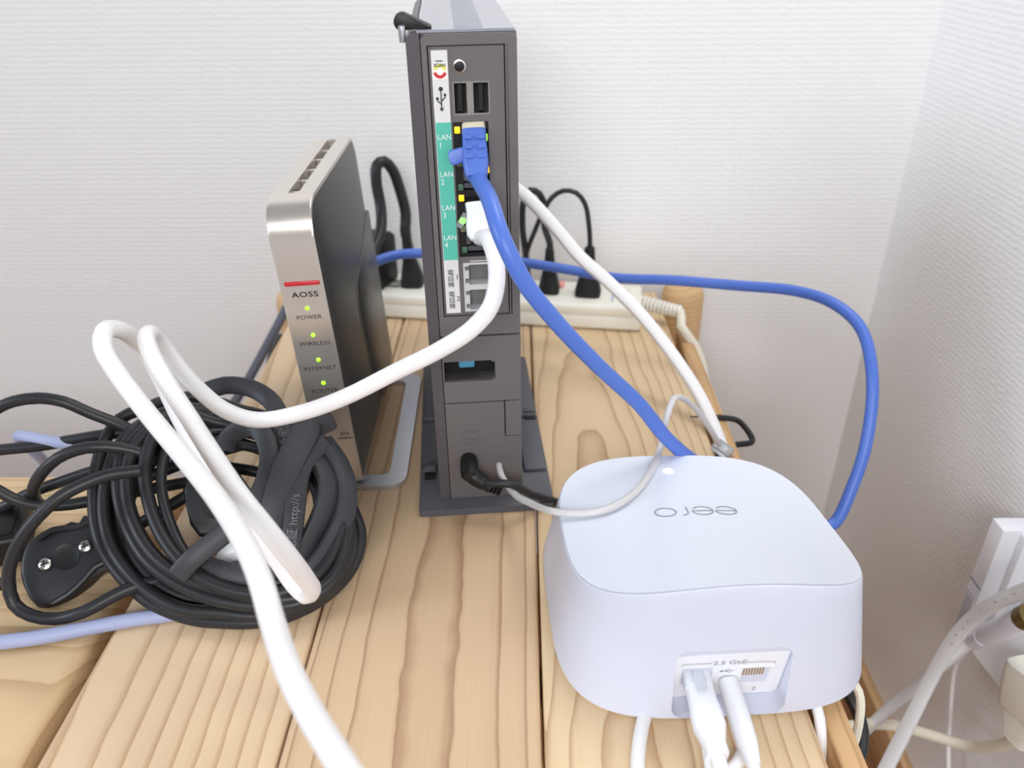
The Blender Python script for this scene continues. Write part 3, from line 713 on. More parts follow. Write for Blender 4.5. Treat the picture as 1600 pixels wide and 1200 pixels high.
bm = new(); flat_plug(bm, rl(.0228, -.004, .1925), rl(.0150, -.005, .1905), [(0, .0030, .0010), (.5, .0032, .0008), (.85, .0032, .0008), (1, .0020, .0007)], (0, -1, .2), 4); part_of(c, 'latch_guard', bm, M_BLUEP)

# ------------------------------------------------------------------ white LAN cable with its springy loops
PW = [rl(.0268, -.0065, .1555)] + A((764, 375, .330), (774, 405, .321), (776, 440, .313), (766, 480, .307), (738, 513, .304), (690, 545, .304), (620, 580, .304), (540, 620, .304), (470, 645, .305), (400, 656, .306), (350, 640, .308), (310, 608, .31), (280, 575, .312),
     (258, 545, .313), (243, 528, .31), (233, 521, .303), (228, 530, .297), (238, 556, .293), (262, 600, .285), (297, 655, .27), (335, 715, .248), (375, 775, .228), (415, 825, .220), (450, 868, .222), (478, 905, .230), (487, 922, .236), (478, 930, .2395), (461, 915, .241), (437, 880, .243), (402, 830, .246), (340, 745, .262), (290, 670, .288), (250, 590, .310), (228, 550, .314), (206, 527, .309),
     (183, 514, .300), (163, 518, .290), (161, 545, .282), (183, 583, .276), (230, 645, .262), (288, 715, .24), (343, 785, .215), (383, 850, .195), (408, 910, .180), (425, 970, .168), (450, 1045, .15), (485, 1115, .136), (525, 1180, .124), (575, 1255, .112), (640, 1340, .100), (720, 1430, .092))
c = cable('white_lan_cable', PW, .0037, M_WCAB, 'white network cable in the third port, springing up in folded loops over the coil', seg=14, step=.003)
bm = new(); flat_plug(bm, rl(.0258, .001, .1690), rl(.0268, -.007, .1545), [(0, .0048, .0036), (.3, .0046, .0036), (.6, .0056, .0044), (.85, .0056, .0044), (1, .0040, .0042)], (0, -1, 1), 4); part_of(c, 'plug_boot', bm, M_WPL)
bm = new(); flat_plug(bm, rl(.0215, .001, .1640), rl(.0175, -.002, .1590), [(0, .0018, .0006), (1, .0014, .0005)], (0, -1, .3), 3); part_of(c, 'latch', bm, M_CLEAR)

# ------------------------------------------------------------------ power lead and thin phone cord at the foot of the upright router
jp = rl(.0166, 0, .0300)
PJ = [jp + V((.006, -.013, -.006))] + A((800, 757, .336), (830, 772, .343), (868, 784, .350), (905, 800, .356))
c = cable('router_power_lead', PJ, .0021, M_RUB, 'thin black power lead with an angled plug at the foot of the upright router')
bm = new()
lathe(bm, [(.0040, -.001), (.0046, .001), (.0048, .006), (.0046, .012), (.003, .0145), (0, .015)], frame(jp, (math.cos(RA), math.sin(RA), 0), (0, 0, 1), (math.sin(RA), -math.cos(RA), -.1)), 24)
tube(bm, [jp + V((0, -.0095, -.001)), jp + V((.006, -.012, -.005)), jp + V((.012, -.013, -.0085))], [.0046, .0044, .0040, .0034], seg=16, step=.0012)
part_of(c, 'angled_plug', bm, M_BLK)
bm = new(); q0 = jp + V((.0105, -.0128, -.0078)); q1 = jp + V((.0160, -.0125, -.0105))
for i in range(4): lathe(bm, [(.0024, 0), (.0034, .0002), (.0032, .0011), (.0024, .0013)], axis(q0.lerp(q1, i/3), q1-q0), 16)
part_of(c, 'strain_relief', bm, M_BLK)
PT = [rl(.0326, .003, .0255), rl(.0332, -.006, .0235)] + A((800, 768, .336), (828, 786, .312), (868, 800, .2885), (900, 803, .2856), (945, 797, .2858), (985, 775, .2962), (1017, 737, .3185), (1034, 690, .349), (1043, 648, .356), (1052, 624, .362), (1066, 622, .372), (1085, 637, .382), (1108, 668, .392), (1124, 695, .40))
c = cable('thin_phone_cord', PT, .0017, M_GREYC, 'thin white cord from the router foot lying over the mesh router top', seg=10)
bm = new(); box(bm, -.004, .004, -.006, .006, -.0025, .0025, .0008, 2, axis(at(1129, 702, .402), (.1, -.3, 1))); part_of(c, 'clear_plug', bm, M_CLEAR)

# white flat cable coming over the right-hand edge, and the flat white one lying in front of the strip
P = [V((-.034, .529, .006)), V((-.035, .529, .045)), V((-.030, .529, .100)), V((-.018, .529, .140))] + A((800, 290, .528), (818, 303, .522), (845, 330, .515), (878, 368, .506), (905, 400, .50), (950, 440, .49), (1000, 490, .476), (1050, 553, .458), (1088, 610, .440), (1113, 660, .424), (1131, 705, .408), (1146, 750, .396))
cable('flat_white_cable', P, .0043, M_WCAB, 'flat white cable slanting from behind the upright router down to the table edge', thick=.0028, nrm=lambda t, s: (.25+.3*t, -.8, .6-.3*t), seg=14, square=2.6)
P = [atz(u, v, .0035) for u, v in ((545, 502), (585, 491), (625, 484), (668, 476), (720, 470), (770, 468))]
cable('white_strap_cable', P, .0048, M_WCAB, 'white cable lying on the planks in front of the power strip', thick=.003, nrm=(0, -.3, 1), seg=12)

# ------------------------------------------------------------------ power strip at the back
SA = math.radians(-7.9)
ps = thing('power_strip', (.0924, .5613, 0), 'beige power strip across the back of the table behind the upright router', 'power strip', Matrix.Rotation(SA, 3, 'Z'))
bm = new(); box(bm, -.262, .0, 0, .046, .0005, .0125, .003, 3); obj('lower_case', bm, M_BEIGE, ps)
bm = new(); box(bm, -.262, .0, 0, .046, .0120, .0210, .003, 3); top = obj('upper_case', bm, M_BEIGE, ps)
bm = new()
for i in range(4): box(bm, -.012, -.0112, .012+i*.006, .015+i*.006, .0208, .0213)
for (x, y, w, h) in ((-.0180, .010, .0028, .022), (-.0236, .010, .0014, .020), (-.0128, .012, .0014, .012)):
    for i in range(5): box(bm, x, x+w, y+i*h/5, y+i*h/5+h/9, .0209, .02125)
sub('blue_print', bm, M_BLUEPR, top, ps)
for x in (-.045, -.095, -.145, -.20):
    bm = new()
    for dy in (.016, .027): box(bm, x-.005, x+.005, dy, dy+.0022, .0206, .02115)
    sub('outlet_slot', bm, M_HOLE, top, ps)
bm = new(); box(bm, -.0700, -.0625, .030, .042, .0205, .0225, .0006); obj('lit_switch', bm, M_PINK, ps)
psl = lambda x, y, z: ps.matrix_basis @ V((x, y, z))
bm = new(); g0, g1 = psl(-.001, .026, .0135), psl(.030, .016, .0125)
for i in range(11): 
    lathe(bm, [(.0048, 0), (.0062-.00012*i, .0004), (.0062-.00012*i, .0022), (.0048, .0026)], axis(g0.lerp(g1, i/10.6), g1-g0), 18)
obj('strain_relief', bm, M_BEIGE, ps, world=True)
bm = new()
PC = [g0, g1, *A((1064, 510, .556), (1084, 538, .552), (1097, 572, .545), (1101, 605, .536), (1099, 645, .525)), V((.150, .50, -.10)), V((.175, .45, -.19)), V((.19, .40, -.235)), V((.20, .385, -.238)),
      *[atx(u, v, x) for u, v, x in ((1322, 1136, .205), (1360, 1131, .226), (1400, 1134, .246), (1450, 1147, .268), (1510, 1165, .286), (1552, 1166, .289), (1590, 1156, .287))]]
tube(bm, PC, .0036, seg=12, step=.006)
obj('cord', bm, M_IVORY, ps, world=True)
# its plug at the wall, lower right corner of the picture
bm = new(); q = atx(1583, 1110, .284)
pd = (atx(1600, 1050, .284) - q).normalized(); pdn = V((-1, -.25, .15)); pdn = (pdn - pd*pdn.dot(pd)).normalized()
c0 = atx(1592, 1158, .287); c1 = atx(1622, 1050, .287)
flat_plug(bm, c0, c1, [(.40, .0130, .0090), (.45, .0140, .0100), (.9, .0150, .0105), (1, .0140, .0100)], pdn, 5); obj('plug', bm, M_BEIGE, ps, world=True)
bm = new()
for i in range(7):
    w = .0070 + .0008*i; flat_plug(bm, c0.lerp(c1, .02+.055*i), c0.lerp(c1, .02+.055*i+.04), [(0, w*.9, .006), (.2, w+.001, .0066), (.8, w+.001, .0066), (1, w*.9, .006)], pdn, 4)
flat_plug(bm, c0.lerp(c1, -.02), c0.lerp(c1, .42), [(0, .0060, .0050), (1, .0118, .0058)], pdn, 4)
obj('plug_rib', bm, M_BEIGE, ps, world=True)

def strip_plug(x, y, w, d, h, neck, label, cordpts, r, name='black_plug', lean=0, group=None):
    """flared plug standing on the strip, with a ribbed neck and a cord"""
    b0 = psl(x, y, .0212); R3 = Matrix.Rotation(SA, 3, 'Z') @ Matrix.Rotation(lean, 3, 'Y')
    t = thing(name, b0, label, 'plug', R3)
    bm = new(); flat_plug(bm, (0, 0, 0), (0, 0, h), [(0, w, d), (.12, w*1.04, d*1.04), (.22, w*.98, d), (.5, w*.80, d*.8), (.8, w*.60, d*.62), (1, w*.52, d*.55)], (0, 1, 0), 4.5); obj('body', bm, M_BLK, t)
    bm = new(); nz = 5
    for i in range(nz):
        z = h + neck*i/nz; q = 1-.25*i/nz; flat_plug(bm, (0, 0, z-.001), (0, 0, z+neck/nz), [(0, w*.42*q, d*.45*q), (.25, w*.50*q, d*.52*q), (.75, w*.50*q, d*.52*q), (1, w*.40*q, d*.44*q)], (0, 1, 0), 4)
    obj('strain_relief', bm, M_BLK, t)
    bm = new(); top_ = b0 + R3 @ V((0, 0, h+neck-.002)); up_ = b0 + R3 @ V((0, 0, h+neck+.004))
    tube(bm, [top_, up_] + cordpts, r, seg=12); obj('cord', bm, M_RUB, t, world=True)
    return t
strip_plug(-.0735, .023, .0082, .0080, .024, .012, 'black plug on the power strip just right of the upright router',
           A((851, 355, .60), (851, 325, .602), (843, 303, .602), (829, 297, .602), (819, 310, .602), (816, 350, .602), (821, 395, .604), (826, 440, .618)), .0026, group=None)
strip_plug(-.0425, .021, .0100, .0085, .025, .014, 'rightmost black plug on the power strip, its thin cord arching left',
           A((920, 350, .588), (914, 318, .590), (900, 301, .591), (880, 298, .592), (863, 308, .593), (848, 332, .596), (836, 360, .600), (826, 385, .603), (819, 410, .606)), .0019)
strip_plug(-.1845, .022, .0088, .0085, .026, .017, 'black plug left of the upright router with a thick cord bent in a hairpin',
           A((634, 335, .612), (625, 297, .614), (613, 265, .614), (600, 252, .612), (589, 258, .608), (588, 285, .605), (595, 325, .60), (595, 360, .588), (583, 392, .572), (566, 412, .552), (552, 430, .535)), .0043, lean=math.radians(-4))
t = thing('power_adapter', psl(-.2155, .0225, .0212), 'blocky black power adapter standing on the strip beside the silver router', 'adapter', Matrix.Rotation(SA-.25, 3, 'Z'))
bm = new(); box(bm, -.013, .013, -.015, .015, 0, .040, .003, 3); obj('body', bm, M_BLK, t)
bm = new(); box(bm, -.0105, .0105, -.0125, .0125, .0395, .0412, .0008); obj('raised_top', bm, M_BLK, t)

# ------------------------------------------------------------------ bent black wire on the table edge
P = A((1075, 655, .44), (1090, 654, .44), (1114, 652, .441), (1150, 656, .440), (1158, 661, .437), (1175, 685, .425), (1174, 691, .422), (1150, 695, .418), (1138, 699, .416), (1123, 712, .410), (1108, 722, .404))
bm = new(); tube(bm, spline(P, .0015), .0019, seg=10, raw=True); tag(obj('wire_hook', bm, M_BLK), 'bent black wire hook sticking out past the right edge of the table', 'hook')

# ------------------------------------------------------------------ cables behind the left of the table
cable('slate_cable', [V((-.255, .50, -.20)), V((-.245, .50, -.10))] + A((352, 655, .515), (383, 602, .54), (410, 553, .565), (434, 508, .585), (448, 480, .60)), .0036, M_SLATE, 'dark grey cable climbing behind the left end of the table')
cable('small_black_cord', A((418, 585, .56), (424, 556, .58), (433, 538, .60), (440, 525, .61)), .003, M_RUB, 'short length of black cord by the left table post behind the silver router')
# lavender grey cable: from the left, under the coil, and its stiff end above
P = [V((-.30, .238, .0032)), atz(-20, 1006, .0036), atz(60, 996, .0036), atz(140, 981, .0036), atz(210, 968, .0040), atz(270, 960, .0040), atz(330, 950, .0040), V((-.12, .30, .0038))]
cable('lavender_cable', P, .0034, M_LAV, 'pale lavender cable lying across the planks at the lower left')
cable('stiff_lavender_end', A((75, 728, .372), (56, 708, .358), (36, 690, .350), (29, 682, .345), (36, 681, .341), (60, 686, .338), (95, 692, .336), (140, 700, .338), (200, 710, .342), (260, 722, .348), (320, 733, .352)), .0030, M_LAV, 'pale lavender cable folded back in the air at the far left')

# ------------------------------------------------------------------ the coil of black extension cord
K0 = V((-.13, .262, .0046)); KS = V((0, .085, .062)).normalized(); KN = V((1, 0, 0)).cross(KS).normalized()   # tilted plane of the coil
def K(u, v, off=0):
    p = onplane(u, v, K0, KN); d = (EYE - p).normalized(); p = p + d*off
    p.z = max(p.z, .0046); return p
ck = thing('extension_cord_coil', (-.135, .30, 0), 'big loose coil of black round extension cord with a two-screw connector', 'cord')
def loop(pts, r=.0031, name='cord_loop', m=M_RUB, parent=ck, thick=None, nrm=None, closed=False, square=2.0, dk=True):
    bm = new(); tube(bm, [K(*p) for p in pts] if dk else [at(*p) for p in pts], r, thick, nrm, 12, .004, closed, square=square)
    return obj(name, bm, m, parent, world=True)
loop([(300, 620, -.016), (262, 625, -.012), (232, 636, -.008), (187, 655, -.004), (158, 704), (147, 767), (151, 824), (166, 866), (199, 910), (240, 944), (300, 967), (345, 973), (395, 974), (450, 962), (510, 930), (551, 884), (563, 839), (550, 795, -.004), (520, 740, -.012), (470, 690, -.02), (400, 650, -.022)], closed=True)
loop([(290, 640, -.004), (250, 650, .001), (208, 672, .004), (178, 712, .004), (162, 780, .003), (170, 842, .003), (195, 887, .004), (235, 926, .004), (285, 952, .005), (345, 957, .005), (400, 962, .004), (465, 950, .004), (520, 916, .004), (548, 870, .003), (550, 830, .001), (536, 790, -.004), (500, 730, -.01), (430, 680, -.014), (360, 650, -.012)], closed=True)
loop([(330, 640, .002), (285, 640, .006), (240, 652, .009), (203, 685, .010), (186, 730, .010), (186, 778, .010), (202, 829, .010), (232, 877, .011), (278, 912, .011), (330, 935, .011), (395, 946, .010), (460, 944, .010), (515, 915, .009), (540, 860, .009), (546, 800, .009), (543, 757, .007), (525, 715, .004), (490, 680, 0), (430, 655, -.004), (380, 645, -.002)], closed=True)
loop([(340, 660, .004), (300, 648, .010), (262, 656, .013), (237, 688, .015), (226, 732, .015), (231, 777, .015), (249, 829, .015), (278, 872, .015), (318, 905, .015), (372, 925, .014), (440, 926, .013), (498, 895, .012), (527, 845, .012), (536, 790, .012), (526, 740, .010), (495, 700, .006), (440, 672, .002), (390, 665, .002)], closed=True)
loop([(335, 690, .002), (300, 672, .006), (272, 684, .009), (256, 718, .011), (252, 758, .012), (264, 812, .013), (290, 866, .013), (330, 905, .012), (390, 912, .010), (452, 905, .008), (497, 865, .006), (510, 815, .004), (500, 765, .002), (460, 722, 0), (400, 700, 0)], r=.0025, closed=True)
loop([(335, 646, .004), (292, 646, .008), (250, 660, .011), (216, 690, .013), (199, 732, .013), (199, 778, .013), (215, 829, .013), (246, 873, .013), (292, 904, .013), (345, 922, .012), (410, 935, .012), (470, 932, .011), (520, 900, .010), (538, 848, .010), (540, 795, .010), (533, 752, .008), (510, 706, .004), (470, 676, 0), (420, 655, -.003)], closed=True)
# more turns underneath
for (cx, cy, rx, ry, off, an, r) in ((355, 800, 188, 160, -.008, .15, .003), (350, 795, 172, 152, -.012, -.1, .003), (362, 812, 176, 140, -.005, .3, .003), (350, 800, 150, 128, -.010, .0, .003), (356, 806, 160, 136, -.002, -.2, .003), (352, 800, 182, 150, -.004, .05, .003)):
    pts = []
    for k in range(16):
        a = 2*PI*k/16; x, y = rx*math.cos(a), ry*math.sin(a)
        pts.append((cx + x*math.cos(an) - y*math.sin(an), min(958, cy + x*math.sin(an) + y*math.cos(an)), off + .003*math.sin(3*a)))
    loop(pts, r=r, closed=True)
# long slack loops that reach out to the left
for pts in ([(-30, 655, .33), (0, 636, .332), (22, 627, .333), (60, 622, .334), (100, 628, .334), (140, 645, .335), (188, 664, .336), (240, 690, .338)],
            [(-30, 708, .335), (0, 703, .335), (60, 697, .336), (110, 688, .337), (165, 679, .338), (230, 672, .342), (300, 668, .345)],
            [(240, 712, .318), (190, 700, .317), (150, 698, .315), (120, 703, .314), (90, 716, .312), (66, 738, .311), (53, 760, .312), (54, 778, .316), (64, 790, .322)],
            [(-30, 752, .31), (0, 768, .31), (20, 779, .31), (50, 788, .31), (80, 790, .311), (112, 788, .314), (150, 781, .318), (230, 765, .322), (300, 752, .325)],
            [(-30, 812, .322), (0, 795, .325), (16, 786, .326), (50, 769, .328), (92, 754, .330), (142, 737, .332), (220, 715, .335), (300, 695, .338)],
            [(220, 735, .300), (170, 742, .295), (139, 753, .291), (96, 775, .285), (50, 818, .278), (22, 863, .273), (13, 906, .269), (22, 944, .265), (49, 962, .262), (86, 967, .2615), (131, 956, .262), (180, 930, .268), (215, 915, .272), (280, 900, .28)],
            [(-25, 922, .276), (-8, 917, .278), (6, 910, .280), (18, 902, .283)],
            [(300, 700, .335), (360, 690, .335), (400, 700, .335), (450, 720, .335)], [(270, 720, .33), (340, 728, .33), (420, 742, .33), (480, 770, .325)], [(190, 760, .315), (250, 738, .325), (310, 715, .332), (380, 695, .34)], [(200, 830, .30), (250, 800, .305), (300, 770, .315)]):
    P_ = [at(*p) for p in pts]
    for q in P_: q.z = max(q.z, .0048 if q.x > -.19 else .0040)
    bm = new(); tube(bm, P_, .0029, seg=12); obj('cord_loop', bm, M_RUB, ck, world=True)
# connector with two screws, lying tilted against the bench
G0 = V((-.197, .296, .016)); GN = (V((.12, -.62, .78))).normalized()
gx = V((1, 0, 0)); gx = (gx - GN*gx.dot(GN)).normalized(); gy = GN.cross(gx)
def G2(u, v): p = onplane(u, v, G0, GN) - G0; return (p.dot(gx), p.dot(gy))
out = [G2(*q) for q in spline([(56, 948), (34, 915), (30, 880), (42, 846), (72, 828), (112, 822), (134, 812), (152, 800), (176, 800), (190, 840), (184, 884), (152, 890), (136, 905), (112, 930), (84, 945)], 30, True)]
bm = new(); prism(bm, out, G0, gx, gy, GN, -.011, 0, .0022, 3); cn = obj('connector', bm, M_RUB, ck, world=True); cn['label'] = 'flat oval connector with two screws'
bm = new(); d_ = G2(103, 870)
lathe(bm, [(.0058, .0001), (.0062, .0006), (.0056, .0004), (.0030, .0002), (0, .0001)], frame(G0 + gx*d_[0] + gy*d_[1], gx, gy, GN), 30); sub('round_dimple', bm, M_BLK, cn, ck, world=True)
for q in ((71, 882), (134, 854)):
    c2 = G2(*q); Mx = frame(G0 + gx*c2[0] + gy*c2[1], gx, gy, GN)
    bm = new(); lathe(bm, [(.0036, .0001), (.0036, .0007), (.0030, .0007)], Mx, 24); sub('screw_well', bm, M_HOLE, cn, ck, world=True)
    bm = new(); lathe(bm, [(.0029, .0002), (.0028, .0010), (.0018, .0016), (0, .0018)], Mx, 24); sc = sub('screw', bm, M_METAL, cn, ck, world=True)
    bm = new()
    for a in (.4, .4+PI/2): box(bm, -.0018, .0018, -.0003, .0003, .0016, .0019, 0, 1, Mx @ Matrix.Rotation(a, 4, 'Z'))
    sub('cross_slot', bm, M_HOLE, cn, ck, world=True)
bm = new(); lip = [G0 + gx*a + gy*b_ + GN*.0004 for a, b_ in (G2(*q) for q in ((60, 842), (84, 828), (118, 824), (138, 816), (156, 806), (172, 812), (178, 842), (172, 874), (150, 886), (132, 906), (108, 928), (82, 943)))]
tube(bm, lip, .0016, seg=10); sub('raised_lip', bm, M_RUB, cn, ck, world=True)
# black block on the bench behind the connector
t = thing('bench_adapter', atz(8, 880, 0), 'black adapter block on the bench at the far left, mostly behind the connector', 'adapter', Matrix.Rotation(.35, 3, 'Z'))
bm = new(); box(bm, -.020, .012, -.004, .030, .0002, .017, .003, 3); obj('body', bm, M_BLK, t)
bm = new(); box(bm, -.016, .008, 0, .026, .0165, .0182, .0008); obj('raised_top', bm, M_BLK, t)

# flat black cord wound through the coil, printed
fk = thing('flat_black_cord', (-.11, .30, 0), 'flat black printed cord wound in wide straps inside the round coil', 'cord')
def strap(pts, w, nrm, t=.0030): return loop(pts, w, 'strap', M_RUBF, fk, t, nrm, square=3.2)
tk = V((0, -.7, .75))
def toeye(t, s): return (EYE - s).normalized()
s1 = strap([(506, 672, .014), (500, 660, .020), (490, 659, .024), (478, 672, .025), (464, 700, .025), (447, 735, .024), (434, 775, .022), (424, 812, .019), (418, 845, .014)], .0066, toeye)
s2 = strap([(505, 690, .013), (490, 705, .016), (474, 725, .019), (466, 752, .020), (461, 795, .019), (456, 840, .016), (452, 880, .011)], .0047, toeye)
s3 = strap([(325, 610, .000), (352, 602, .001), (390, 606, .001), (420, 623, .002), (436, 648, .006), (443, 676, .010), (448, 712, .011), (440, 750, .010), (430, 790, .006)], .0046, toeye)
strap([(352, 700, .010), (358, 684, .014), (374, 672, .018), (395, 668, .020), (412, 680, .021), (421, 706, .021), (419, 738, .021), (405, 775, .021), (382, 806, .022), (340, 842, .022), (300, 874, .022), (280, 896, .018)], .0048, toeye)
strap([(470, 680, .006), (490, 705, .010), (510, 735, .013), (517, 762, .014), (508, 800, .013), (492, 836, .011), (472, 876, .008)], .0062, lambda t, s: (.75, -.5, .6))
strap([(505, 690, .010), (528, 722, .011), (542, 762, .012), (540, 800, .012), (522, 842, .012), (494, 884, .011), (458, 912, .009)], .0048, lambda t, s: (.6, -.5, .6))
s7 = strap([(300, 876, .010), (330, 888, .011), (368, 897, .011), (410, 903, .009), (440, 904, .006)], .0048, toeye)
def print_on(body, u0, v0, u1, v1, off, size, m=M_EMB):
    a, b_ = K(u0, v0, off), K(u1, v1, off); r = (b_-a).normalized(); n = (EYE-a).normalized(); u = n.cross(r).normalized()
    text(body, size, a, r, u, m, fk, world=True)
print_on('認証 http://s', 455, 862, 463, 762, .0246, .0052)
print_on('onic.jp/', 443, 712, 433, 652, .0146, .0052)
bm = new(); a_, b_ = K(318, 884, .0150), K(362, 894, .0150); r_ = (b_-a_).normalized(); n_ = (EYE-a_).normalized(); u_ = n_.cross(r_).normalized()
for i in range(5):            # worn raised marks, not legible
    x = .0024*i
    ribbon(bm, [(x, -.0014), (x, .0014), (x+.0014, .0014), (x+.0014, -.0014)], .00035, a_, r_, u_, n_, 0)
    ribbon(bm, [(x, 0), (x+.0014, 0)], .00035, a_, r_, u_, n_, .00002)
obj('embossed_mark', bm, mat('dim_print', (78, 78, 82), .5), fk, world=True)

# plug body inside the coil, round recess on its face
H0 = K(320, 800, .010); HN = V((.15, -.72, .68)).normalized()
hx = V((1, 0, 0)); hx = (hx - HN*hx.dot(HN)).normalized(); hy = HN.cross(hx)
def H2(u, v): p = onplane(u, v, H0, HN) - H0; return (p.dot(hx), p.dot(hy))
t = thing('round_recess_plug', H0, 'black plug block with a round recess, caught in the middle of the coil', 'plug')
out = [H2(*q) for q in ((298, 736), (318, 728), (360, 726), (384, 760), (386, 820), (372, 838), (310, 838), (296, 820), (290, 790), (284, 765))]
bm = new(); prism(bm, out, H0, hx, hy, HN, -.014, 0, .002, 3); obj('body', bm, M_BLK, t, world=True)
bm = new(); d_ = H2(341, 786); lathe(bm, [(.0074, .0), (.0076, .0006), (.0070, .0004), (0, .0003)], frame(H0 + hx*d_[0] + hy*d_[1], hx, hy, HN), 30); obj('round_recess', bm, M_HOLE, t, world=True)
bm = new()
for i in range(5):
    d_ = H2(316-4*i, 724-6*i); d2 = H2(312-4*i, 718-6*i); a = H0 + hx*d_[0] + hy*d_[1] - HN*.006; b_ = H0 + hx*d2[0] + hy*d2[1] - HN*.006
    flat_plug(bm, a, b_, [(0, .0050-.0003*i, .0044), (.3, .0060-.0003*i, .0052), (.7, .0060-.0003*i, .0052), (1, .0050-.0003*i, .0044)], HN, 3)
obj('strain_relief', bm, M_BLK, t, world=True)
t = thing('white_plug_piece', K(358, 868, 0), 'white plug peeping out under the black plug in the coil', 'plug')
out = [H2(*q) for q in ((332, 886), (340, 852), (362, 828), (378, 824), (388, 846), (384, 872), (370, 878), (350, 884))]
bm = new(); prism(bm, out, H0 - HN*.001, hx, hy, HN, -.012, 0, .0018, 2); obj('body', bm, M_WPL, t, world=True)
bm = new(); out = [H2(*q) for q in ((340, 884), (346, 868), (372, 862), (384, 868), (372, 876), (352, 882))]
prism(bm, out, H0 - HN*.001, hx, hy, HN, 0, .0012, .0005); obj('front_step', bm, M_WPL, t, world=True)

# ------------------------------------------------------------------ things on the right-hand wall
XB = .292
q = atx(1551, 808, XB); y0 = q.y; zt = q.z
t = thing('tall_wall_box', (WX-.001, y0-.01, zt-.13), 'tall narrow white box on the right wall, top one at the picture edge', 'wall box')
def wb(bm, x0, x1, y0_, y1_, z0, z1, bev=.0008): box(bm, x0-t.location.x, x1-t.location.x, y0_-t.location.y, y1_-t.location.y, z0-t.location.z, z1-t.location.z, bev, 2)
bm = new(); wb(bm, XB, WX, y0-.013, y0, zt-.104, zt, .0012); obj('body', bm, M_WPL, t)
bm = new(); wb(bm, XB+.011, WX, y0-.019, y0-.0125, zt-.102, zt-.002, .001); obj('front_cover', bm, M_WPL, t)
bm = new(); wb(bm, XB-.0006, XB+.001, y0-.0115, y0-.0015, zt-.100, zt-.050); obj('label_panel', bm, mat('pale_panel', (222, 224, 232), .5), t)
bm = new()
for i in range(5): wb(bm, XB-.0009, XB, y0-.0105+.0018*i, y0-.0100+.0018*i, zt-.096, zt-.057 - .004*(i % 2), 0)
obj('printed_bar', bm, mat('pale_print', (188, 190, 202), .5), t)
bm = new(); wb(bm, XB-.0004, XB+.001, y0-.0125, y0-.0005, zt-.0495, zt-.0480, 0); obj('groove', bm, M_GREYINK, t)
# lower wall box, tilted
c0 = atx(1519, 1018, .288); c1 = atx(1574, 1090, .288); c2 = atx(1592, 984, .296)
t = thing('lower_wall_box', c0, 'white wall box under the tall one, with a grey connector across its top', 'wall box')
ea = (c1-c0); eb = (c2-c0); en = ea.cross(eb).normalized(); en = en if en.x > 0 else -en
bm = new(); prism(bm, [(-.0, 0), (1.3, 0), (1.3, 1.5), (0, 1.5)], c0, ea, eb, en, 0, .022); obj('body', bm, M_WPL, t, world=True)
bm = new(); prism(bm, [(.02, 1.08), (1.28, 1.08), (1.28, 1.10), (.02, 1.10)], c0, ea, eb, -en, -.001, .0004); obj('seam', bm, M_GREYINK, t, world=True)
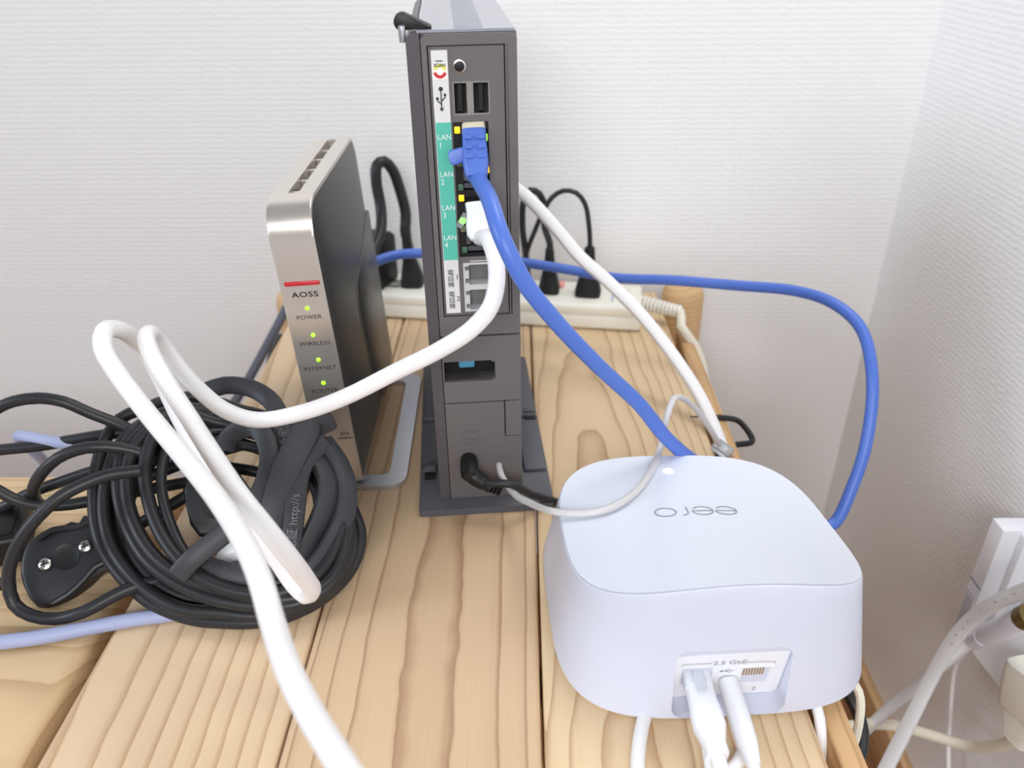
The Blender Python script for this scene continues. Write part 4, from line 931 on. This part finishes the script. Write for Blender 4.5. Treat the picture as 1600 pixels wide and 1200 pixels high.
# connector with its grey cable
a = atx(1520, 1003, .274); b_ = atx(1612, 961, .270); dd = (b_-a).normalized(); ln = (b_-a).length
P = [a + dd*.006, a - dd*.004] + [atx(u, v, x) for u, v, x in ((1478, 1035, .262), (1430, 1075, .25), (1385, 1110, .236), (1352, 1142, .222), (1325, 1175, .205), (1300, 1210, .19))]
c = cable('grey_wall_cable', P, .0034, M_GREYC, 'pale grey round cable from the connector on the lower wall box')
bm = new(); lathe(bm, [(.0036, 0), (.0044, .001), (.0046, .010), (.0050, .0105), (.0050, .0135), (.0044, .014), (.0044, .018), (.0062, .0185), (.0064, .026), (.0064, ln*.86), (.0058, ln*.88)], axis(a, dd), 24); part_of(c, 'connector', bm, mat('connector_white', (216, 216, 226), .35))
bm = new(); lathe(bm, [(.0058, ln*.87), (.0066, ln*.88), (.0066, ln*1.02), (.0, ln*1.02)], axis(a, dd), 24); part_of(c, 'gold_ring', bm, mat('dull_gold', (130, 112, 70), .35, metal=.8))
# flat white cable with printing
P = [atx(u, v, x) for u, v, x in ((1640, 905, .272), (1600, 923, .268), (1556, 942, .262), (1510, 975, .256), (1478, 1018, .249), (1448, 1073, .240), (1420, 1130, .228), (1392, 1185, .216), (1370, 1230, .206))]
fc = cable('printed_flat_cable', P, .0042, M_GREYC, 'flat off-white printed cable curving down past the wall boxes', thick=.0022, nrm=lambda t, s: (-.8+.3*t, -.4, .8-.4*t), square=2.6)
bm = new(); S = spline(P, .002)
for i in range(6, 40, 3):
    s = V(S[i]); n = (EYE-s).normalized(); T = (V(S[i+1])-s).normalized(); W = n.cross(T)
    box(bm, -.0008, .0008, -.0003, .0003, 0, .0004, 0, 1, frame(s + n*.0026 + W*.001*((i % 2)-.5), T, W, n))
part_of(fc, 'printed_mark', bm, M_GREYINK)
P = [atx(u, v, .300) for u, v in ((1523, 1016), (1515, 1013), (1508, 1022), (1496, 1034), (1490, 1055), (1485, 1110), (1482, 1160), (1482, 1230))]
cable('thin_wall_cord', P, .0015, M_WCAB, 'thin white cord hanging straight down the right wall')
# cords in the gap between table and wall
P = A((1318, 1072, .27), (1337, 1105, .262), (1348, 1145, .255), (1345, 1175, .25), (1332, 1215, .245))
cable('black_gap_cord', P, .0030, M_RUB, 'black cord in the gap between table and right wall', seg=10)
P = A((1318, 1060, .258), (1336, 1070, .254), (1344, 1090, .25), (1344, 1115, .245), (1338, 1150, .24), (1328, 1180, .236), (1318, 1215, .232))
cable('cream_gap_cord', P, .0020, M_IVORY, 'thin cream cord bending beside the mesh router, right of the table', seg=10)
P = [V((.1190, .245, .0028)), V((.1192, .228, .0028)), V((.1195, .214, .0)), V((.1196, .206, -.012)), V((.1196, .204, -.04))]
cable('edge_cable', P, .0022, M_WCAB, 'white cable dropping over the table edge in front of the mesh router', seg=10)
